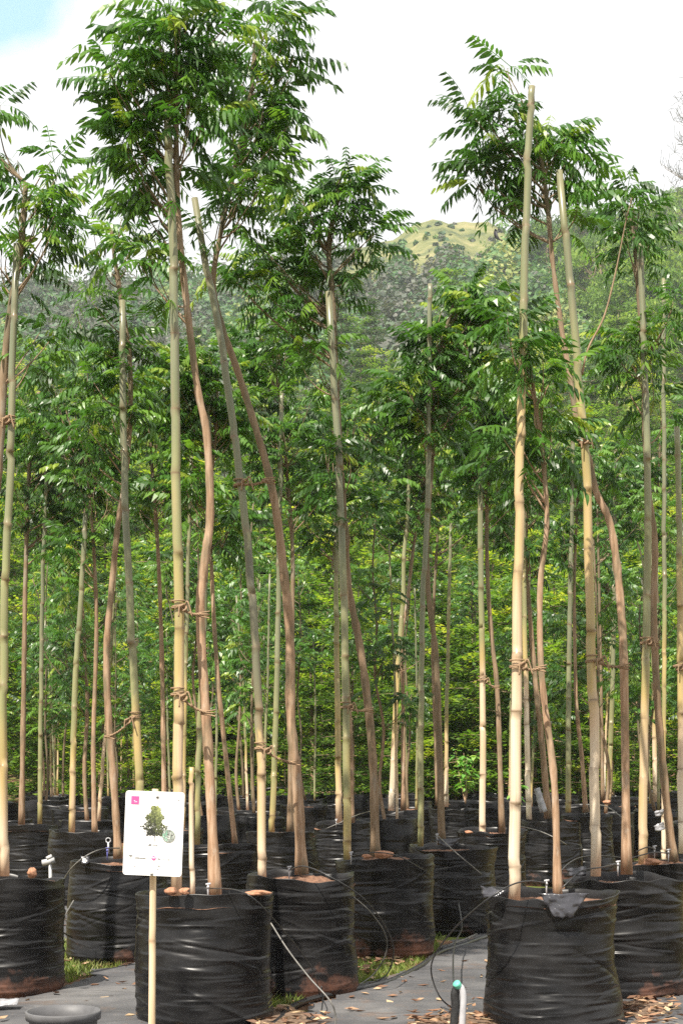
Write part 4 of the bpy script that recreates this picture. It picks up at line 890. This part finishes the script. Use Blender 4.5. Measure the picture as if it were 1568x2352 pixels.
# main hose on the edge of the mat
hp = [G(x, y_, .022) for x, y_ in ((560, 2395), (640, 2345), (655, 2325), (700, 2300), (770, 2282), (850, 2266), (900, 2252), (960, 2222), (1010, 2188), (1060, 2172), (1125, 2150), (1250, 2125))]
mb = MB(); tube(mb, spline(hp, 8), .019, 10); tagit(link('irrigation_hose', mb.mesh('irrigation_hose', M_TUBE, hp[0]), None, hp[0]), 'thick black hose lying along the edge of the grey ground mat', 'hose')
hp = [G(x, y_, .02) for x, y_ in ((1010, 2178), (1050, 2164), (1085, 2150), (1125, 2128))]
mb = MB(); tube(mb, spline(hp, 8), .010, 8); tagit(link('irrigation_hose', mb.mesh('irrigation_hose', M_GREYTUBE, hp[0]), None, hp[0]), 'thinner weathered hose lying behind the thick black one', 'hose')
# clods on the soil
def clod(x, y_, d, w, h, label, m=M_CLOD, seed=0):
    r = np.random.default_rng(seed); c = P(x, y_ + 5, d); h *= .8; U, V = np.meshgrid(np.arange(20) / 20, np.linspace(0, 1, 12)); a, b = U * 2 * np.pi, (V - .5) * np.pi
    k = .9 + np.cos(b) * (.36 * gridnoise(r, 5, 4, U, V) + .2 * gridnoise(r, 9, 8, U, V))
    pts = np.stack([k * np.cos(b) * np.cos(a) * w * d / F0 / 2, k * np.cos(b) * np.sin(a) * w * d / F0 / 2, k * np.sin(b) * h * d / F0 / 2], -1)
    i, j = np.meshgrid(np.arange(11), np.arange(20), indexing='ij'); j2 = (j + 1) % 20
    o = link('soil_clod', MB().add(pts, np.stack([i * 20 + j, i * 20 + j2, (i + 1) * 20 + j2, (i + 1) * 20 + j], -1).reshape(-1, 4)).mesh('soil_clod', m), None, c); tagit(o, label, 'clod')
for k, a in enumerate(((395, 2042, 5.72, 30, 26, 'orange clod at the foot of the tall yellow stake'), (424, 2042, 5.7, 26, 22, 'pinkish clod by the short cane in the bag behind the sign'), (594, 2046, 5.8, 56, 18, 'tan clod on the right rim of the bag behind the sign'),
                       (880, 1958, 7.6, 46, 26, 'orange clod beside the trunk in the mud stained bag'), (842, 1962, 7.62, 22, 14, 'small clod left of the trunk in the mud stained bag'), (1496, 1974, 7.3, 44, 22, 'orange clod in the right edge bag'),
                       (75, 2000, 6.4, 26, 34, 'tan clod on the rim of the left edge bag'), (1076, 1906, 10.6, 18, 10, 'small pebble on the bag behind the tall pale stake'), (1392, 1838, 13.2, 20, 14, 'pinkish clod between the cream stake and the brown trunk'))):
    clod(*a, seed=k)
# shiny folded flap on the right front bag
def film_scrap(name, pts, d, label, m, n=14, sag=.03, seed=0, th=.003):
    r = np.random.default_rng(seed); q = np.array([P(x, y_, d + z) for x, y_, z in pts]); a, b, c, e = q        # four corners
    U, V = np.meshgrid(np.linspace(0, 1, n), np.linspace(0, 1, n)); X = ((a * (1 - U[..., None]) + b * U[..., None]) * (1 - V[..., None]) + (e * (1 - U[..., None]) + c * U[..., None]) * V[..., None])
    X[..., 1] -= sag * np.sin(np.pi * U) * (.4 + .6 * V) ; X += gridnoise(r, 5, 5, U * .9, V)[..., None] * [.003, .006, .004] + gridnoise(r, 11, 9, U * .9, V)[..., None] * [.0, .004, .002]
    i, j = np.meshgrid(np.arange(n - 1), np.arange(n - 1), indexing='ij'); Q = np.stack([i * n + j, i * n + j + 1, (i + 1) * n + j + 1, (i + 1) * n + j], -1).reshape(-1, 4)
    b0 = q.mean(0); o = link(name, MB().add(X, Q).mesh(name, m, b0), None, b0)
    sm = o.modifiers.new('solid', 'SOLIDIFY'); sm.thickness = th; tagit(o, label, 'plastic film'); return o
film_scrap('folded_flap', [(1236, 2052, -.245), (1352, 2052, -.245), (1312, 2108, -.26), (1272, 2106, -.26)], 5.9, 'shiny folded flap of film hanging over the rim of the right front bag', M_GREYFILM, 16, .012, 1)
film_scrap('folded_flap', [(1104, 2034, -.1), (1160, 2046, -.16), (1150, 2056, -.17), (1108, 2062, -.12)], 5.9, 'small crumpled film corner at the left rim of the right front bag', M_GREYFILM, 10, .02, 2)
film_scrap('plastic_scrap', [(1300, 1996, -.12), (1350, 1990, -.2), (1345, 2012, -.2), (1306, 2012, -.14)], 6.6, 'crumpled shiny film on the rim of the bag behind the right front one', M_GREYFILM, 10, .02, 3)
film_scrap('plastic_scrap', [(1000, 1928, -.22), (1056, 1926, -.22), (1036, 1948, -.23), (1012, 1942, -.23)], 8.95, 'shiny film fold on the rim of the bag right of the mud stained one', M_GREYFILM, 10, .02, 4)
film_scrap('plastic_scrap', [(1225, 1812, 0), (1238, 1808, 0), (1256, 1862, -.02), (1240, 1868, -.02)], 12.2, 'curl of clear film behind the crooked trunk', M_SCRAP, 10, .03, 5)
film_scrap('plastic_scrap', [(1502, 1864, 0), (1528, 1856, 0), (1520, 1872, .02), (1504, 1876, 0)], 9.0, 'upper white plastic scrap near the right edge', M_SCRAP, 8, .02, 6)
film_scrap('plastic_scrap', [(1500, 1898, 0), (1522, 1886, 0), (1526, 1904, .02), (1506, 1910, 0)], 9.0, 'lower white plastic scrap near the right edge', M_SCRAP, 8, .02, 7)
film_scrap('plastic_scrap', [(-30, 2294, 0), (46, 2292, 0), (40, 2308, -.05), (-30, 2310, -.05)], 6.15, 'crumpled cream paper scrap on the ground at the left edge', M_SCRAP, 12, .02, 8)
film_scrap('plastic_scrap', [(186, 1966, -.2), (206, 1968, -.2), (204, 1984, -.22), (188, 1986, -.22)], 7.8, 'pale fold of film on the rim of the half hidden left bag', M_GREYFILM, 8, .01, 9)
# grey valve post between left bags
vb = P(114, 2080, 7.9); vb[2] = 0.0; vp = thing('valve_post', 'small grey plastic valve post between the two left bags', 'valve', vb)
mb = MB(); tube(mb, np.array([vb, P(117, 2035, 7.9), P(116, 1985, 7.9)]), [.014, .013, .012], 10); link('pipe', mb.mesh('pipe', M_WHITEP, vb), vp)
mb = MB(); tube(mb, np.array([P(98, 1982, 7.9), P(126, 1976, 7.9)]), .022, 10); tube(mb, np.array([P(108, 1972, 7.86), P(120, 1966, 7.86)]), .014, 10); link('valve_body', mb.mesh('valve_body', M_WHITEP, vb), vp)
mb = MB(); t = np.linspace(0, 2 * np.pi, 16); c = P(249, 1930, 7.65); tube(mb, np.stack([c[0] + .016 * np.cos(t), c[1] + 0 * t, c[2] + .016 * np.sin(t)], 1), .004, 6); tube(mb, np.array([c + [0, 0, -.016], c + [.002, 0, -.09]]), .006, 8)
tagit(link('ring_hook', mb.mesh('ring_hook', M_GREYP, c), None, c), 'grey plastic ring standing on the bag left of the sign', 'hook')
# light green saplings
def sapling(x, y_, d, h, n, label, seed):
    r = np.random.default_rng(seed); b = P(x, y_, d); t = thing('leafy_sapling', label, 'sapling', b, None); mb, lf = MB(), MB()
    for k in range(4):
        e = b + np.array([r.normal(0, .09), r.normal(0, .08), h * r.uniform(.75, 1)]); c = spline([b, (b + e) / 2 + r.normal(0, .02, 3), e], 6); tube(mb, c, np.linspace(.006, .002, len(c)), 6)
        for _ in range(n // 4):
            q = c[int(r.integers(4, len(c)))] + r.normal(0, .015, 3); az = r.uniform(0, 6.28); dv = np.array([math.cos(az), math.sin(az), r.uniform(-.5, .4)]); dv /= np.linalg.norm(dv)
            L = r.uniform(.07, .12); wv = np.cross(dv, [0, 0, 1.]) ; wv /= np.linalg.norm(wv); u = np.cross(wv, dv); s = np.array([0, .25, .55, .8, 1.0]); w = np.array([.004, .22, .27, .16, .0]) * L
            ctr = q + (s * L)[:, None] * dv - (s ** 2 * L * .3)[:, None] * np.array([0, 0, 1]); V = np.vstack([ctr + w[:, None] * wv + (w * .35)[:, None] * u, ctr, ctr - w[:, None] * wv + (w * .35)[:, None] * u])
            Q = [(i, i + 1, 6 + i, 5 + i) for i in range(4)] + [(5 + i, 6 + i, 11 + i, 10 + i) for i in range(4)]; lf.add(V, Q, (), np.clip(r.uniform(.1, 1), 0, 1))
    link('stem', mb.mesh('stem', M_BARK, b), t); link('foliage', lf.mesh('foliage', M_SAPLING, b), t)
sapling(1068, 1846, 14.4, .75, 110, 'light green leafy sapling sprouting from a bag in the middle distance', 1)
sapling(1194, 1862, 12.0, .35, 30, 'small light green sapling right behind the tall pale stake', 2)
# bird
bp = P(1142, 548, 60); t = thing('bird', 'black bird flying before the bald hilltop', 'bird', bp); mb = MB()
s_ = np.linspace(-1, 1, 11); tube(mb, np.stack([s_ * .17, s_ * .03, -s_ * .07], 1), .045 * np.sqrt(np.clip(1.02 - s_ ** 2, .02, 1)), 10); tube(mb, np.array([[.15, .02, -.06], [.26, .03, -.1]]), [.03, .045], 6)
tube(mb, np.array([[-.16, 0, .07], [-.22, 0, .085]]), [.012, .002], 6); link('body', mb.mesh('body', M_BIRD), t)
for sd in (-1, 1):
    mb = MB(); V = []
    for k, (z, c0, c1) in enumerate(((.0, -.09, .09), (.16, -.13, .06), (.32, -.10, .06), (.46, -.04, .04))): V += [(c0 - z * .3, sd * (.03 + z * .35), z * 1.0), (c1 - z * .3, sd * (.03 + z * .35) + .01, z * 1.0), (c1 - z * .3, sd * (.04 + z * .35) + .02, z), (c0 - z * .3, sd * (.04 + z * .35) + .012, z)]
    Q = [(4 * k + a, 4 * k + (a + 1) % 4, 4 * k + 4 + (a + 1) % 4, 4 * k + 4 + a) for k in range(3) for a in range(4)] + [(0, 3, 2, 1), (12, 13, 14, 15)]
    mb.add(V, Q); link('wing', mb.mesh('wing', M_BIRD), t)

# ------------------------------------------------------------------ ground cover: moss and grass, leaf litter, tufts
def scatter(polys, per_m2, seed):
    r = np.random.default_rng(seed); out = []
    for p in polys:
        W_ = np.array([G(x, y_)[:2] for x, y_ in p]); lo, hi = W_.min(0), W_.max(0); n = int((hi - lo).prod() * per_m2)
        q = r.uniform(lo, hi, (n, 2)); out.append(q[inpoly(q[:, 0], q[:, 1], [tuple(a) for a in W_])])
    return np.vstack(out), r
MOSS = [[(130, 2262), (120, 2165), (330, 2160), (330, 2208), (240, 2230), (160, 2258)], [(600, 2330), (620, 2275), (760, 2262), (740, 2285), (660, 2312)], [(810, 2262), (800, 2185), (1000, 2160), (1015, 2185), (900, 2245)], [(985, 2160), (985, 2115), (1050, 2110), (1050, 2148)],
        [(-80, 2290), (-80, 2265), (110, 2262), (100, 2285)], [(1425, 2300), (1420, 2270), (1568, 2270), (1530, 2290)]]
q, r_ = scatter(MOSS, 3400, 3); mb = MB()
for x, y_ in q:
    a = r_.uniform(0, 6.28); h = r_.uniform(.012, .055); w = .005; dx, dy = math.cos(a), math.sin(a); ln = r_.uniform(.2, 1.0) * h; b_ = r_.uniform(0, 6.28)
    mb.add([(x - dx * w, y_ - dy * w, .001), (x + dx * w, y_ + dy * w, .001), (x + ln * math.cos(b_), y_ + ln * math.sin(b_), h)], (), [(0, 1, 2)], np.clip(r_.normal(.45, .2) + .2 * math.sin(x * 9) * math.cos(y_ * 7), 0, 1))
tagit(link('moss_and_grass', mb.mesh('moss_and_grass', M_GRASS, smooth=False)), 'yellow-green moss and short grass between the grow bags', 'moss', kind='stuff')
sheet('soil_spill', [[(560, 2420), (585, 2338), (690, 2328), (735, 2350), (700, 2420)], [(920, 2420), (965, 2343), (1125, 2330), (1125, 2420)], [(1425, 2420), (1425, 2290), (1525, 2292), (1560, 2345), (1560, 2420)]], 0.02, .014, M_SPILL, amp=.010, edge=.05, seed=4,
      kind='stuff', label='reddish soil spilled over the grey ground mat between the front bags')
LIT = [([(-100, 2420), (-100, 2330), (340, 2240), (600, 2340), (900, 2250), (1120, 2160), (1120, 2420)], 16), ([(560, 2420), (590, 2325), (690, 2322), (760, 2352), (700, 2420)], 260), ([(900, 2420), (950, 2340), (1130, 2325), (1130, 2420)], 300), ([(1425, 2420), (1425, 2295), (1540, 2290), (1568, 2352), (1560, 2420)], 330), ([(800, 2260), (800, 2180), (1000, 2165), (980, 2200)], 220), ([(120, 2235), (160, 2205), (330, 2200), (300, 2225)], 160), ([(95, 2150), (200, 2150), (190, 2080), (110, 2080)], 60), ([(-100, 2420), (-100, 2200), (1700, 2200), (1700, 2420)], 7), ([(600, 2290), (620, 2250), (820, 2200), (800, 2275)], 60)]
mb = MB()
for k, (p, dens) in enumerate(LIT):
    q, r_ = scatter([p], dens, 50 + k)
    for x, y_ in q:
        L = r_.uniform(.018, .05); a = r_.uniform(0, 6.28); w = L * r_.uniform(.3, .5); z = r_.uniform(.014, .030) + (.022 if k in (1, 2, 3) else 0); c_, s_ = math.cos(a), math.sin(a); tl = r_.normal(0, .25)
        pt = lambda u, v, h: (x + u * c_ - v * s_, y_ + u * s_ + v * c_, max(.008, z + h))
        mb.add([pt(-L, 0, .004), pt(0, -w, .008 + tl * w), pt(L, 0, .006 + r_.uniform(0, .012)), pt(0, w, .008 - tl * w), pt(0, 0, 0)], (), [(0, 1, 4), (1, 2, 4), (2, 3, 4), (3, 0, 4)], r_.uniform(0, 1))
tagit(link('leaf_litter', mb.mesh('leaf_litter', M_LITTER, smooth=False)), 'dry brown fallen leaves scattered round the grow bags', 'fallen leaves', kind='stuff')
def tuft(x, y_, n, h, label, seed):
    r = np.random.default_rng(seed); b = G(x, y_); mb = MB()
    for _ in range(n):
        az = r.uniform(0, 6.28); L = h * r.uniform(.6, 1.2); o = np.array([math.cos(az), math.sin(az), 0]); lean = r.uniform(.2, .9); s = np.linspace(0, 1, 6)
        c = b + (s ** 1.5 * L * lean)[:, None] * o + (s * L * (1 - .45 * lean * s))[:, None] * np.array([0, 0, 1.]); w = .0035 * (1 - s * .95); sd = np.array([-o[1], o[0], 0])
        V = np.vstack([c + w[:, None] * sd, c - w[:, None] * sd]); mb.add(V, [(i, i + 1, 7 + i, 6 + i) for i in range(5)], (), r.uniform(.4, 1))
    tagit(link('grass_tuft', mb.mesh('grass_tuft', M_GRASS, b, False), None, b), label, 'grass tuft')
tuft(603, 2350, 16, .22, 'dry grass tuft at the foot of the bag behind the sign', 1); tuft(112, 2282, 9, .09, 'small grass tuft beside the left edge bag', 2)
tuft(660, 2305, 10, .06, 'low grass tuft by the thick hose', 3); tuft(1430, 2300, 8, .07, 'low grass tuft right of the right front bag', 4)

# ------------------------------------------------------------------ haze
def haze():
    m = bpy.data.materials.new('haze'); m.use_nodes = True; n = m.node_tree.nodes; n.remove(n['Principled BSDF'])
    v = n.new('ShaderNodeVolumePrincipled'); v.inputs['Density'].default_value = HAZE; v.inputs['Color'].default_value = (.86, .92, 1.0, 1); v.inputs['Anisotropy'].default_value = .25
    m.node_tree.links.new(v.outputs[0], n['Material Output'].inputs['Volume'])
    try: m.cycles.homogeneous_volume = True
    except AttributeError: pass
    lo, hi = (-410, -50, -1.0), (410, 430, 130)
    V = [(x, y_, z) for x in (lo[0], hi[0]) for y_ in (lo[1], hi[1]) for z in (lo[2], hi[2])]
    mb = MB().add(V, [(0, 1, 3, 2), (4, 6, 7, 5), (0, 4, 5, 1), (2, 3, 7, 6), (0, 2, 6, 4), (1, 5, 7, 3)])
    tagit(link('haze', mb.mesh('haze', m, smooth=False)), kind='stuff')
HAZE = 0.0004
haze()
